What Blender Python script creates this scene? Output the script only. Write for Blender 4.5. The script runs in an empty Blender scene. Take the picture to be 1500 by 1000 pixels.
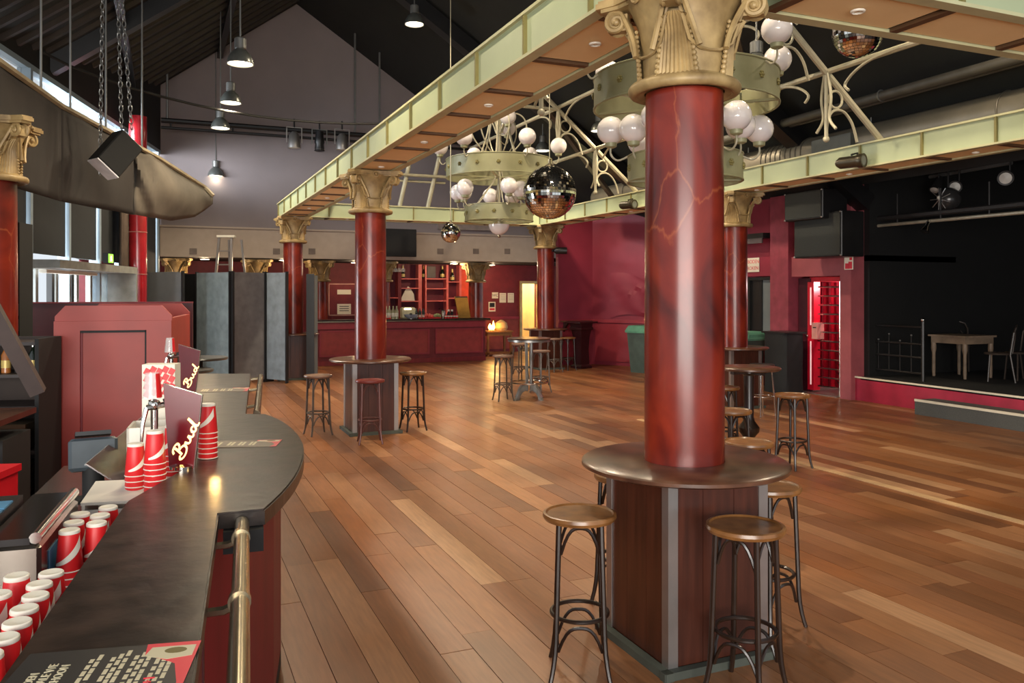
import bpy, math, random
from mathutils import Vector, Matrix
random.seed(7)
PI = math.pi
SC = bpy.context.scene
COL = SC.collection
# ---------------------------------------------------------------- camera
F = 1200.0; HZ = 427.0; CZ = 1.87; A = math.radians(23.0)   # focal length and horizon in pixels of the 1500 x 1000 frame
CA, SA = math.cos(A), math.sin(A)
cam = bpy.data.cameras.new('camera'); cam.lens = 36*F/1500; cam.sensor_width = 36
cam.shift_y = -(500-HZ)/1500; cam.clip_start = .05
co = bpy.data.objects.new('camera', cam); COL.objects.link(co)
co.location = (0, 0, CZ); co.rotation_euler = (PI/2, 0, -A); SC.camera = co
# ---------------------------------------------------------------- world, daylight, exposure
w = bpy.data.worlds.new('world'); SC.world = w; w.use_nodes = True
bg = w.node_tree.nodes['Background']; bg.inputs[0].default_value = (.86, .93, 1, 1); bg.inputs[1].default_value = .5
vs = SC.view_settings; vs.view_transform = 'Standard'; vs.look = 'None'; vs.gamma = 1; vs.use_curve_mapping = False
vs.exposure = .9
def area(name, loc, target, sx, sy, power, col):
    l = bpy.data.lights.new(name, 'AREA'); l.shape = 'RECTANGLE'; l.size = sx; l.size_y = sy; l.energy = power; l.color = col
    o = bpy.data.objects.new(name, l); COL.objects.link(o); o.location = loc
    o.rotation_euler = (Vector(target)-Vector(loc)).to_track_quat('-Z', 'Y').to_euler(); return o
def point(name, loc, power, col, r=.05, spot=None, target=None, parent=None, blend=.5):
    l = bpy.data.lights.new(name, 'SPOT' if spot else 'POINT'); l.energy = power; l.color = col; l.shadow_soft_size = r
    o = bpy.data.objects.new(name, l); COL.objects.link(o); o.location = loc
    if spot: l.spot_size = math.radians(spot); l.spot_blend = blend
    if target: o.rotation_euler = (Vector(target)-Vector(loc)).to_track_quat('-Z', 'Y').to_euler()
    if parent: o.parent = parent
    return o
area('daylight_clerestory', (-3.7, 16.4, 4.7), (2.0, 20.4, 4.6), 5.0, 1.2, 1100, (.86, .94, 1))
area('daylight_door', (-3.2, 13.6, 1.6), (3, 11.5, .2), 3.2, 2.0, 300, (.9, .96, 1))
area('daylight_rear_windows', (-3.0, -5.5, 1.9), (4.5, 9, 2.6), 8.0, 3.2, 760, (1, .95, .88))  # unseen fill light added behind the camera to brighten soffits and columns
# ---------------------------------------------------------------- pixel helpers (a pixel gives a direction; the plane gives the distance)
def c2w(cx, d, z): return Vector((cx*CA+d*SA, -cx*SA+d*CA, z))
def at_d(px, py, d): return c2w((px-750)/F*d, d, CZ+(HZ-py)/F*d)
def at_z(px, py, z): return at_d(px, py, (CZ-z)*F/(py-HZ))
def at_X(px, py, X): return at_d(px, py, X/((px-750)/F*CA+SA))
def at_Y(px, py, Y): return at_d(px, py, Y/(-(px-750)/F*SA+CA))
# ---------------------------------------------------------------- materials
def lin(c):
    r = []
    for v in c:
        v /= 255.0
        r.append(v/12.92 if v <= .04045 else ((v+.055)/1.055)**2.4)
    return r
MATS = {}
def M(name, c, rough=.5, metal=0, var=.18, scale=6, stretch=(1, 1, 1), bump=0, coat=0, emit=0, alpha=1, trans=0, spec=.5, detail=4, c2=None):
    if name in MATS: return MATS[name]
    m = bpy.data.materials.new(name); m.use_nodes = True; N = m.node_tree.nodes; L = m.node_tree.links
    b = N['Principled BSDF']; c = lin(c)
    b.inputs['Roughness'].default_value = rough; b.inputs['Metallic'].default_value = metal
    b.inputs['Coat Weight'].default_value = coat; b.inputs['Coat Roughness'].default_value = .15
    b.inputs['Alpha'].default_value = alpha; b.inputs['Transmission Weight'].default_value = trans
    b.inputs['Specular IOR Level'].default_value = spec
    tc = N.new('ShaderNodeTexCoord'); mp = N.new('ShaderNodeMapping'); mp.inputs['Scale'].default_value = stretch
    nz = N.new('ShaderNodeTexNoise'); nz.inputs['Scale'].default_value = scale; nz.inputs['Detail'].default_value = detail
    L.new(tc.outputs['Object'], mp.inputs['Vector']); L.new(mp.outputs[0], nz.inputs['Vector'])
    rp = N.new('ShaderNodeValToRGB'); e = rp.color_ramp.elements
    e[0].position = .3; e[1].position = .7
    e[0].color = [v*(1-var) for v in c]+[1]
    e[1].color = ([min(1, v*(1+var)) for v in c] if c2 is None else lin(c2))+[1]
    L.new(nz.outputs['Fac'], rp.inputs[0]); L.new(rp.outputs[0], b.inputs['Base Color'])
    if bump:
        bp = N.new('ShaderNodeBump'); bp.inputs['Strength'].default_value = bump; bp.inputs['Distance'].default_value = .02
        L.new(nz.outputs['Fac'], bp.inputs['Height']); L.new(bp.outputs[0], b.inputs['Normal'])
    if emit:
        L.new(rp.outputs[0], b.inputs['Emission Color']); b.inputs['Emission Strength'].default_value = emit
    MATS[name] = m; return m
def attr_mat(name, rough, coat=0, grain=(14, 1.2, 14)):
    m = bpy.data.materials.new(name); m.use_nodes = True; N = m.node_tree.nodes; L = m.node_tree.links; b = N['Principled BSDF']
    at = N.new('ShaderNodeAttribute'); at.attribute_name = 'Col'
    tc = N.new('ShaderNodeTexCoord'); mp = N.new('ShaderNodeMapping'); mp.inputs['Scale'].default_value = grain
    nz = N.new('ShaderNodeTexNoise'); nz.inputs['Scale'].default_value = 3; nz.inputs['Detail'].default_value = 6
    L.new(tc.outputs['Object'], mp.inputs[0]); L.new(mp.outputs[0], nz.inputs['Vector'])
    n2 = N.new('ShaderNodeTexNoise'); n2.inputs['Scale'].default_value = 1.1; n2.inputs['Detail'].default_value = 5
    L.new(tc.outputs['Object'], n2.inputs['Vector'])
    rp = N.new('ShaderNodeValToRGB'); e = rp.color_ramp.elements; e[0].position = .25; e[1].position = .75
    e[0].color = (.72, .70, .68, 1); e[1].color = (1.1, 1.08, 1.05, 1); L.new(nz.outputs[0], rp.inputs[0])
    mx = N.new('ShaderNodeMix'); mx.data_type = 'RGBA'; mx.blend_type = 'MULTIPLY'; mx.inputs[0].default_value = 1
    L.new(at.outputs['Color'], mx.inputs[6]); L.new(rp.outputs[0], mx.inputs[7]); L.new(mx.outputs[2], b.inputs['Base Color'])
    r2 = N.new('ShaderNodeMapRange'); r2.inputs[1].default_value = .3; r2.inputs[2].default_value = .7
    r2.inputs[3].default_value = rough-.07; r2.inputs[4].default_value = rough+.1
    L.new(n2.outputs[0], r2.inputs[0]); L.new(r2.outputs[0], b.inputs['Roughness'])
    b.inputs['Coat Weight'].default_value = coat; b.inputs['Coat Roughness'].default_value = .3
    return m
def marble_mat():
    m = bpy.data.materials.new('red_marble_paint'); m.use_nodes = True; N = m.node_tree.nodes; L = m.node_tree.links; b = N['Principled BSDF']
    tc = N.new('ShaderNodeTexCoord'); mp = N.new('ShaderNodeMapping'); mp.inputs['Scale'].default_value = (1, 1, .5)
    n1 = N.new('ShaderNodeTexNoise'); n1.inputs['Scale'].default_value = 3.2; n1.inputs['Detail'].default_value = 8; n1.inputs['Distortion'].default_value = .8
    L.new(tc.outputs['Object'], mp.inputs[0]); L.new(mp.outputs[0], n1.inputs['Vector'])
    rp = N.new('ShaderNodeValToRGB'); e = rp.color_ramp.elements
    e[0].position = .3; e[0].color = lin((58, 20, 17))+[1]; e[1].position = .72; e[1].color = lin((138, 46, 26))+[1]
    k = e.new(.5); k.color = lin((108, 33, 22))+[1]
    L.new(n1.outputs[0], rp.inputs[0])
    vo = N.new('ShaderNodeTexVoronoi'); vo.feature = 'DISTANCE_TO_EDGE'; vo.inputs['Scale'].default_value = 1.7
    mv = N.new('ShaderNodeMix'); mv.data_type = 'VECTOR'; mv.inputs[0].default_value = .22
    L.new(mp.outputs[0], mv.inputs[4]); L.new(n1.outputs['Color'], mv.inputs[5]); L.new(mv.outputs[1], vo.inputs['Vector'])
    r2 = N.new('ShaderNodeValToRGB'); e = r2.color_ramp.elements; e[0].position = 0; e[0].color = (.3, .3, .3, 1); e[1].position = .007; e[1].color = (0, 0, 0, 1)
    L.new(vo.outputs['Distance'], r2.inputs[0])
    mx = N.new('ShaderNodeMix'); mx.data_type = 'RGBA'; L.new(r2.outputs[0], mx.inputs[0]); L.new(rp.outputs[0], mx.inputs[6])
    mx.inputs[7].default_value = lin((186, 104, 60))+[1]
    L.new(mx.outputs[2], b.inputs['Base Color']); b.inputs['Roughness'].default_value = .28
    b.inputs['Coat Weight'].default_value = .12; b.inputs['Coat Roughness'].default_value = .15; b.inputs['Specular IOR Level'].default_value = .4
    return m
m_marble = marble_mat()
m_plank = attr_mat('oak_plank', .36, .12)
m_sub = M('subfloor', (40, 26, 18), .9)
m_darkwood = M('dark_stained_wood', (62, 30, 20), .38, var=.3, scale=4, stretch=(6, 6, .6), coat=.2)
m_pedwood = M('mahogany_panel', (68, 32, 20), .36, var=.35, scale=4, stretch=(6, 6, .5), coat=.25)
m_top = M('worn_dark_tabletop', (70, 42, 30), .3, var=.3, scale=7, coat=.3, c2=(104, 68, 48))
m_bartop = M('worn_black_bar_top', (20, 14, 12), .3, var=.4, scale=11, bump=.12, c2=(58, 44, 37), detail=10, spec=.32)
m_alu = M('brushed_aluminium', (176, 170, 166), .35, .85, var=.08)
m_chrome = M('chrome', (205, 200, 192), .14, 1, var=.05)
m_brass = M('worn_brass', (158, 146, 122), .24, .9, var=.15)
m_stool = M('dark_bentwood', (38, 25, 18), .34, var=.3, scale=8, coat=.2)
m_seat = M('worn_brown_seat', (112, 70, 34), .32, var=.35, scale=9, coat=.2, c2=(150, 102, 56), detail=6)
m_cream = M('cream_painted_steel', (168, 176, 140), .48, var=.07, scale=2)
m_cream2 = M('cream_edge', (182, 178, 138), .5, var=.1, scale=4)
m_under = M('tan_board', (236, 204, 150), .62, var=.06, scale=1.5, c2=(240, 210, 158))
m_stiff = M('olive_stiffener', (122, 112, 62), .5, var=.12)
m_darkbar = M('brown_batten', (86, 58, 34), .6, var=.15)
m_gold = M('antique_gold_plaster', (142, 114, 72), .5, .08, var=.3, scale=7, bump=.25, c2=(180, 152, 102))
m_black = M('black_paint', (14, 13, 13), .7, var=.2)
m_blackg = M('black_satin', (22, 21, 22), .4, var=.2)
m_roof = M('black_roof', (20, 21, 20), .85, var=.25, scale=2)
m_roofrib = M('dark_roof_sheet', (38, 34, 32), .6, var=.2)
m_gable = M('mauve_plaster', (128, 117, 117), .85, var=.06, scale=1.2)
m_fascia = M('beige_fascia', (162, 146, 132), .8, var=.05)
m_crim = M('crimson_wall', (136, 40, 58), .55, var=.12, scale=1.6)
m_crim2 = M('crimson_panel', (148, 44, 56), .5, var=.1)
m_burg = M('burgundy_wall', (112, 30, 38), .6, var=.15)
m_barred = M('red_brown_panel', (126, 32, 36), .5, var=.16, scale=3, stretch=(3, 3, .6))
m_pink = M('dusty_pink_post', (150, 74, 80), .6, var=.1)
m_globe = M('opal_glass', (226, 218, 216), .12, var=.02, coat=.6)
m_ring = M('sage_painted_hoop', (136, 132, 96), .45, .1, var=.14, scale=2.5, c2=(154, 152, 118))
m_mirror = M('mirror_tile', (225, 222, 215), .06, 1, var=.03)
m_truss = M('white_painted_tube', (168, 160, 136), .45, .1, var=.12)
m_lampgrey = M('grey_lamp_housing', (120, 120, 118), .35, .5, var=.1)
m_bulb = M('lit_lamp', (255, 238, 200), .5, var=0, emit=7)
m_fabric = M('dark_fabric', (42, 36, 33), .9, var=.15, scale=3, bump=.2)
m_greyboard = M('grey_felt_board', (108, 114, 116), .8, var=.07, scale=5)
m_frame = M('light_window_frame', (140, 156, 168), .45, var=.05)
m_blind = M('black_blind', (30, 32, 34), .8, var=.1)
m_white = M('white_plastic', (222, 216, 202), .45, var=.04)
m_paper = M('paper', (226, 218, 200), .8, var=.03)
m_red = M('bright_red_plastic', (196, 22, 34), .4, var=.08)
m_cupred = M('cup_red', (206, 30, 34), .45, var=.05)
m_ducts = M('galvanised_duct', (126, 118, 104), .45, .5, var=.14, scale=3)
m_steel = M('stainless_steel', (150, 140, 130), .25, .95, var=.08)
m_stagered = M('stage_crimson', (150, 30, 56), .6, var=.2, scale=3)
m_carpet = M('grey_carpet', (74, 74, 72), .95, var=.15, scale=60)
m_ivory = M('ivory_edge', (206, 196, 176), .5, var=.05)
m_glass = M('clear_glass', (235, 240, 240), .03, alpha=.22, var=0)
m_smoke = M('smoked_perspex', (84, 50, 38), .15, alpha=.75, var=0, coat=.3)
m_bottle = M('dark_green_bottle', (20, 30, 20), .12, coat=.4)
m_foil = M('gold_label', (196, 170, 100), .4, .3)
m_board = M('menu_board_wood', (172, 124, 44), .5, var=.15)
m_green = M('green_plastic', (86, 142, 116), .5)
m_yellow = M('warm_wall', (240, 218, 168), .7, var=.05)
m_leafout = M('garden_hedge', (120, 150, 84), .9, var=.3, scale=4)
m_ironw = M('silver_grey_wood', (96, 86, 78), .32, .35, var=.2)
m_signred = M('tap_sign_maroon', (92, 6, 18), .22, var=.1, coat=.1)
m_glow = M('backlit_lettering', (255, 214, 130), .5, var=0, emit=1.3)
m_blue = M('blue_print', (70, 130, 170), .5); m_lime = M('lime_print', (170, 180, 60), .5); m_orange = M('orange_print', (222, 110, 70), .5)
m_ink = M('black_print', (26, 24, 26), .45); m_text = M('cream_print', (196, 186, 156), .5, var=.05); m_pinkp = M('red_print', (214, 40, 60), .45, var=.03)
# ---------------------------------------------------------------- mesh builder
class MB:
    def __init__(s): s.v = []; s.f = []; s.sm = []
    def add(s, vs, fs, smooth=False, mtx=None):
        o = len(s.v)
        s.v += [tuple(mtx @ Vector(p)) if mtx else tuple(p) for p in vs]
        s.f += [[i+o for i in f] for f in fs]; s.sm += [smooth]*len(fs); return s
    def box(s, a, b, mtx=None, bev=0):
        x0, y0, z0 = a; x1, y1, z1 = b
        if bev:
            c = bev; pts = []; 
            for z, q in ((z0, c), (z0+c, 0), (z1-c, 0), (z1, c)):
                pts.append([(x0+q+c, y0+q, z), (x1-q-c, y0+q, z), (x1-q, y0+q+c, z), (x1-q, y1-q-c, z), (x1-q-c, y1-q, z), (x0+q+c, y1-q, z), (x0+q, y1-q-c, z), (x0+q, y0+q+c, z)])
            v = [p for r in pts for p in r]; f = []
            for k in range(3):
                for i in range(8): f.append([k*8+i, k*8+(i+1) % 8, (k+1)*8+(i+1) % 8, (k+1)*8+i])
            f += [list(range(7, -1, -1)), list(range(24, 32))]
            return s.add(v, f, False, mtx)
        v = [(x0, y0, z0), (x1, y0, z0), (x1, y1, z0), (x0, y1, z0), (x0, y0, z1), (x1, y0, z1), (x1, y1, z1), (x0, y1, z1)]
        return s.add(v, [[3, 2, 1, 0], [4, 5, 6, 7], [0, 1, 5, 4], [1, 2, 6, 5], [2, 3, 7, 6], [3, 0, 4, 7]], False, mtx)
    def prism(s, poly, z0, z1, mtx=None, smooth=False):
        n = len(poly); v = [(x, y, z0) for x, y in poly]+[(x, y, z1) for x, y in poly]
        s.add(v, [list(range(n-1, -1, -1)), list(range(n, 2*n))], False, mtx)
        return s.add(v, [[i, (i+1) % n, n+(i+1) % n, n+i] for i in range(n)], smooth, mtx)
    def lathe(s, prof, n=24, mtx=None, smooth=True, cap=True, a0=0):
        v = []; f = []; k = len(prof)
        for r, z in prof:
            for i in range(n): t = a0+2*PI*i/n; v.append((r*math.cos(t), r*math.sin(t), z))
        for j in range(k-1):
            for i in range(n): f.append([j*n+i, j*n+(i+1) % n, (j+1)*n+(i+1) % n, (j+1)*n+i])
        s.add(v, f, smooth, mtx)
        if cap:
            o = []
            if prof[0][0] > 1e-5: o.append(list(range(n-1, -1, -1)))
            if prof[-1][0] > 1e-5: o.append([(k-1)*n+i for i in range(n)])
            s.add(v, o, False, mtx)
        return s
    def cyl(s, r, z0, z1, n=20, mtx=None, r2=None): return s.lathe([(r, z0), (r if r2 is None else r2, z1)], n, mtx)
    def sphere(s, r, c=(0, 0, 0), n=20, m=12, smooth=True, sz=1):
        return s.lathe([(max(1e-6, r*math.sin(PI*j/m)), -r*sz*math.cos(PI*j/m)) for j in range(m+1)], n, Matrix.Translation(c), smooth, False)
    def tube(s, pts, r, n=8, closed=False, smooth=True, sx=1):
        P = [Vector(p) for p in pts]; k = len(P); R = r if isinstance(r, (list, tuple)) else [r]*k
        T = []
        for i in range(k):
            if closed: t = P[(i+1) % k]-P[i-1]
            else: t = P[min(i+1, k-1)]-P[max(i-1, 0)]
            T.append(t.normalized())
        up = Vector((0, 0, 1)) if abs(T[0].z) < .9 else Vector((1, 0, 0))
        nx = T[0].cross(up).normalized(); v = []; f = []
        for i in range(k):
            nx = (nx-T[i]*nx.dot(T[i])).normalized(); ny = T[i].cross(nx)
            for j in range(n):
                a = 2*PI*j/n+PI/n; v.append(P[i]+(nx*math.cos(a)*sx+ny*math.sin(a))*R[i])
        for i in range(k if closed else k-1):
            for j in range(n): f.append([i*n+j, i*n+(j+1) % n, ((i+1) % k)*n+(j+1) % n, ((i+1) % k)*n+j])
        s.add(v, f, smooth)
        if not closed: s.add(v, [list(range(n-1, -1, -1)), [(k-1)*n+j for j in range(n)]])
        return s
    def torus(s, R, r, z=0, n=24, m=8, mtx=None):
        pts = [(R*math.cos(2*PI*i/n), R*math.sin(2*PI*i/n), z) for i in range(n)]
        if mtx: pts = [mtx @ Vector(p) for p in pts]
        return s.tube(pts, r, m, True)
    def hoop(s, R, z0, z1, th, n=48):
        return s.lathe([(R-th, z0), (R, z0), (R, z1), (R-th, z1), (R-th, z0)], n, None, True, False)
    def mesh(s, name, mat):
        me = bpy.data.meshes.new(name); me.from_pydata(s.v, [], s.f); me.materials.append(mat)
        me.polygons.foreach_set('use_smooth', s.sm); me.update()
        if any(s.sm): me.set_sharp_from_angle(angle=math.radians(38))
        return me
    def build(s, name, mat, parent=None, **k):
        return link(name, s.mesh(name, mat), parent, **k)
def cr(pts, k=4):
    P = [Vector(p) for p in pts]; out = []
    for i in range(len(P)-1):
        a, b, c, d = P[max(i-1, 0)], P[i], P[i+1], P[min(i+2, len(P)-1)]
        for j in range(k):
            u = j/k; out.append(.5*((2*b)+(c-a)*u+(2*a-5*b+4*c-d)*u*u+(3*b-a-3*c+d)*u**3))
    return out+[P[-1]]
def link(name, me, parent=None, loc=None, rz=None, label=None, cat=None, group=None, kind=None):
    o = bpy.data.objects.new(name, me); COL.objects.link(o)
    if parent: o.parent = parent
    if loc is not None: o.location = loc
    if rz is not None: o.rotation_euler = (0, 0, rz)
    return tag(o, label, cat, group, kind)
def tag(o, label=None, cat=None, group=None, kind=None):
    if label: o['label'] = label
    if cat: o['category'] = cat
    if group: o['group'] = group
    if kind: o['kind'] = kind
    return o
def thing(name, label, cat, loc=(0, 0, 0), rz=0, group=None, kind=None):
    return link(name, None, None, loc, rz, label, cat, group, kind)
def dup(o, loc=None, rz=None, label=None, group=None, parent=None):
    c = o.copy(); COL.objects.link(c)
    if parent: c.parent = parent
    if loc is not None: c.location = loc
    if rz is not None: c.rotation_euler = (0, 0, rz)
    tag(c, label, None, group)
    for ch in list(o.children):
        if ch.type != 'LIGHT': dup(ch, parent=c)
    return c
def text_mesh(txt, size, mat, name='lettering', ext=.001, shear=0, align='CENTER'):
    cu = bpy.data.curves.new('t', 'FONT'); cu.body = txt; cu.size = size; cu.extrude = ext; cu.align_x = align; cu.align_y = 'CENTER'; cu.shear = shear
    cu.resolution_u = 3
    ob = bpy.data.objects.new('t', cu); COL.objects.link(ob)
    me = bpy.data.meshes.new_from_object(ob); bpy.data.objects.remove(ob); bpy.data.curves.remove(cu)
    me.name = name; me.materials.clear(); me.materials.append(mat); return me
def RX(a): return Matrix.Rotation(a, 4, 'X')
def RY(a): return Matrix.Rotation(a, 4, 'Y')
def RZ(a): return Matrix.Rotation(a, 4, 'Z')
def TR(x, y, z): return Matrix.Translation((x, y, z))
def box(name, a, b, mat, parent=None, **k): return MB().box(a, b, bev=k.pop('bev', 0)).build(name, mat, parent, **k)
# ================================================================ STRUCTURE
def struct(name, mb, mat, parent=None): return mb.build(name, mat, parent, kind=None if parent else 'structure')
floor = struct('floor', MB().box((-7, -5, -.25), (16, 26, -.022)), m_sub)
PALS = [(138, 88, 53), (130, 82, 48), (146, 95, 58), (124, 78, 47), (150, 100, 64), (136, 84, 46), (142, 90, 56), (116, 74, 48), (156, 108, 72), (134, 88, 54)]
planks = []
PW = .183; GAP = .0035
row = 0; x = -2.9
while x < 11.0-PW*.5:
    y = .2+random.random()*1.5-1.5
    while y < 23.4:
        L_ = random.choice((1.3, 1.7, 2.0, 2.3, 2.6)); y1 = min(y+L_, 23.45)
        c = random.choice(PALS); k = random.uniform(.9, 1.08)
        if random.random() < .04: c = (178, 134, 98)
        planks.append((x+GAP/2, y+GAP/2, min(x+PW, 11.0)-GAP/2, y1-GAP/2, [v*k for v in lin(c)]))
        y = y1
    x += PW; row += 1
def pscore(p):
    cx, cy = (p[0]+p[2])/2, (p[1]+p[3])/2
    d = cx*SA+cy*CA; u = (cx*CA-cy*SA)
    if d < 2.3: return 0
    px = 750+F*u/d; py = HZ+F*CZ/d
    if px < 330 or px > 1560 or py > 1060: return 0
    if px < 445 and py > 600: return 0
    return (p[3]-p[1])/d**3
planks.sort(key=pscore, reverse=True)
def plank_mesh(ps, name):
    mb = MB(); cols = []
    for p in ps:
        dz = random.uniform(-.0009, .0006)
        mb.box((p[0], p[1], -.022), (p[2], p[3], dz)); cols += [p[4]]*8
    me = mb.mesh(name, m_plank); at = me.color_attributes.new('Col', 'FLOAT_COLOR', 'POINT')
    at.data.foreach_set('color', [v for c in cols for v in (*c, 1)]); return me
for p in planks[:300]: link('plank', plank_mesh([p], 'plank'), floor)
link('plank', plank_mesh(planks[300:], 'planks_far'), floor, kind='stuff')
struct('trim_1', MB().box((6.34, 1.0, 0), (6.44, 10.3, .006)), M('pale_floor_strip', (196, 158, 116), .45, var=.15, scale=5))
# gable wall, fascia, alcove
YB = 20.5
def yz_poly(poly, y0, y1):  # polygon in X/Z, thickness along Y
    return MB().prism([(p[0], p[1]) for p in poly], -y1, -y0, RX(PI/2))
RIDX, RIDZ = 2.98, 8.9; SL, SR = .745, .65
def roofz(X): return RIDZ-(SL*(RIDX-X) if X < RIDX else SR*(X-RIDX))
wb = struct('wall_back', yz_poly([(-.25, 2.68), (11.3, 2.68), (11.3, roofz(11.3)), (RIDX, RIDZ), (-.25, roofz(-.25))], YB, YB+.15), m_gable)
box('fascia_board', (-.1, YB-.05, 2.68), (9.9, YB, 3.36), m_fascia, wb)
box('fascia_rail', (-.1, YB-.09, 3.36), (9.9, YB, 3.40), m_fascia, wb)
for px in (283, 405, 457, 645, 697, 743): 
    q = at_Y(px, 368, YB-.05); box('vent_plate', (q.x-.08, YB-.07, q.z-.07), (q.x+.08, YB-.05, q.z+.07), M('vent_grey', (106, 92, 84), .7), wb)
q = at_Y(690, 343, YB); box('air_grille', (q.x-.95, YB-.1, 3.5), (q.x+.75, YB-.002, 3.68), M('grille_grey', (132, 120, 114), .7), wb)
# alcove under the gable
DX0, DX1 = at_Y(764, 420, 23.5).x, at_Y(785.5, 420, 23.5).x
wa = struct('wall_alcove', MB().box((-2, 23.5, 0), (DX0, 23.65, 2.7)).box((DX1, 23.5, 0), (12, 23.65, 2.7)).box((DX0, 23.5, 2.12), (DX1, 23.65, 2.7)), m_burg)
box('dado_rail', (7.6, 23.46, 1.02), (DX0-.08, 23.5, 1.1), m_crim2, wa)
box('dado_board', (7.6, 23.485, .1), (DX0-.08, 23.5, 1.02), M('dado_red', (150, 60, 48), .5), wa)
struct('ceiling_alcove', MB().box((-2, YB, 2.69), (12, 23.7, 2.8)), m_black)
dr = struct('door_1', MB().box((DX0-.07, 23.44, 0), (DX0, 23.52, 2.2)).box((DX1, 23.44, 0), (DX1+.07, 23.52, 2.2)).box((DX0, 23.44, 2.12), (DX1, 23.52, 2.2)), M('pale_door_frame', (200, 180, 130), .5))
struct('wall_corridor', MB().box((DX0-.7, 25.2, 0), (DX1+.5, 25.3, 2.7)).box((DX0-.8, 23.65, 0), (DX0-.7, 25.3, 2.7)).box((DX1+.5, 23.65, 0), (DX1+.6, 25.3, 2.7)), m_yellow)
struct('ceiling_corridor', MB().box((DX0-.8, 23.66, 2.72), (DX1+.6, 25.3, 2.8)), m_yellow)
point('corridor_lamp', ((DX0+DX1)/2, 24.4, 2.5), 60, (1, .84, .58), .1)
# right hand walls
wr = struct('wall_niche', MB().box((9.22, 18.7, 0), (10.2, 18.85, 4.1)), m_crim)
MW = Matrix
def wall_seg(x0, y0, x1, y1, z0, z1, th):
    L_ = math.hypot(x1-x0, y1-y0); a = math.atan2(y1-y0, x1-x0)
    return MB().box((0, 0, z0), (L_, th, z1), TR(x0, y0, 0) @ RZ(a))
wd = struct('wall_diagonal', wall_seg(10.2, 18.7, 11.0, 17.35, 0, 3.9, .12), m_crim)
L_ = math.hypot(.8, 1.35); mt = TR(10.2, 18.7, 0) @ RZ(math.atan2(-1.35, .8))
MB().box((.1, -.03, .1), (L_-.08, 0, 1.05), mt).build('dado_panel', m_crim2, wd)
MB().box((0, -.06, 1.08), (L_, 0, 1.16), mt).build('dado_rail', m_crim2, wd)
MB().box((9.22, 18.66, 1.08), (10.2, 18.7, 1.16)).build('dado_rail', m_crim2, wr)
MB().box((9.3, 18.67, .1), (10.1, 18.7, 1.03)).build('dado_panel', m_crim2, wr)
mb = MB(); 
n = 14; vs_ = []; fs_ = []
for i in range(n+1):
    for j in range(9):
        u, v = i/n, j/8
        vs_.append((.55+u*(L_-.57), -.03-.05*math.sin(PI*v)*(.6+.4*math.sin(9*u+7*v))-.02*math.sin(22*v+5*u), 1.2+v*1.15-.25*u*v+.1*math.sin(3*u)))
for i in range(n):
    for j in range(8): fs_.append([i*9+j, (i+1)*9+j, (i+1)*9+j+1, i*9+j+1])
mb.add(vs_, fs_, True, mt).build('loose_fabric', m_crim, wd)
wR = struct('wall_right', MB().box((11.0, 13.55, 0), (11.2, 17.4, 3.9)).box((11.0, 12.72, 0), (11.2, 13.55, .98)).box((11.0, 12.72, 2.18), (11.2, 13.55, 3.9)).box((11.0, 10.97, 2.15), (11.2, 12.72, 3.9)), m_crim)
box('dado_rail', (10.96, 13.55, 1.08), (11.0, 17.35, 1.16), m_crim2, wR)
box('pillar', (10.86, 12.22, 0), (11.2, 12.72, 3.7), M('pillar_rose', (138, 56, 70), .6), wR)
box('lintel', (10.94, 10.97, 2.15), (11.0, 12.22, 2.52), m_pink, wR)
box('stage_post', (10.9, 10.72, 0), (11.2, 10.97, 3.9), m_pink, wR)
h = struct('window_1', MB().box((10.97, 12.74, 1.0), (11.05, 12.8, 2.16)).box((10.97, 13.47, 1.0), (11.05, 13.53, 2.16)).box((10.97, 12.8, 2.1), (11.05, 13.47, 2.16)).box((10.97, 12.8, 1.0), (11.05, 13.47, 1.06)).box((10.99, 13.12, 1.06), (11.05, 13.16, 2.1)), m_black)
box('hatch_pane', (11.02, 12.8, 1.06), (11.03, 13.12, 2.1), m_greyboard, h)
for i in range(20): box('shutter_slat', (11.04, 12.8, 1.07+i*.05), (11.055, 13.12, 1.112+i*.05), m_white, h)
box('hatch_pane', (11.02, 13.16, 1.06), (11.03, 13.47, 2.1), m_blackg, h)
# lobby behind the turnstile and the stage box
struct('wall_lobby', MB().box((13.2, 10.7, 0), (13.3, 14, 2.4)).box((11.2, 13.9, 0), (13.2, 14, 2.4)), m_burg)
struct('ceiling_lobby', MB().box((11.2, 10.6, 2.4), (13.3, 14, 2.5)), m_black)
struct('floor_lobby', MB().box((11.0, 10.72, -.02), (13.2, 13.9, .01)), M('lobby_mat', (120, 110, 104), .8))
point('lobby_lamp', (11.45, 11.35, 1.98), 22, (1, .8, .78), .06)
struct('wall_stage', MB().box((17, -3, 0), (17.1, 10.7, 4.3)).box((11.2, 10.6, 0), (17.1, 10.72, 4.3)).box((11.0, -3.1, 0), (17.1, -3, 4.3)).box((10.96, -3, 3.74), (11.1, 10.72, 4.3)), m_black)
struct('ceiling_stage', MB().box((11, -3.1, 4.3), (17.1, 10.7, 4.4)), m_black)
st = struct('floor_stage', MB().box((11.0, -3, .36), (17, 10.6, .41)), m_black)
box('stage_front', (11.0, -3, 0), (11.03, 10.72, .37), m_stagered, st)
box('stage_nosing', (10.985, -3, .385), (11.0, 10.72, .412), m_ivory, st)
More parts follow.
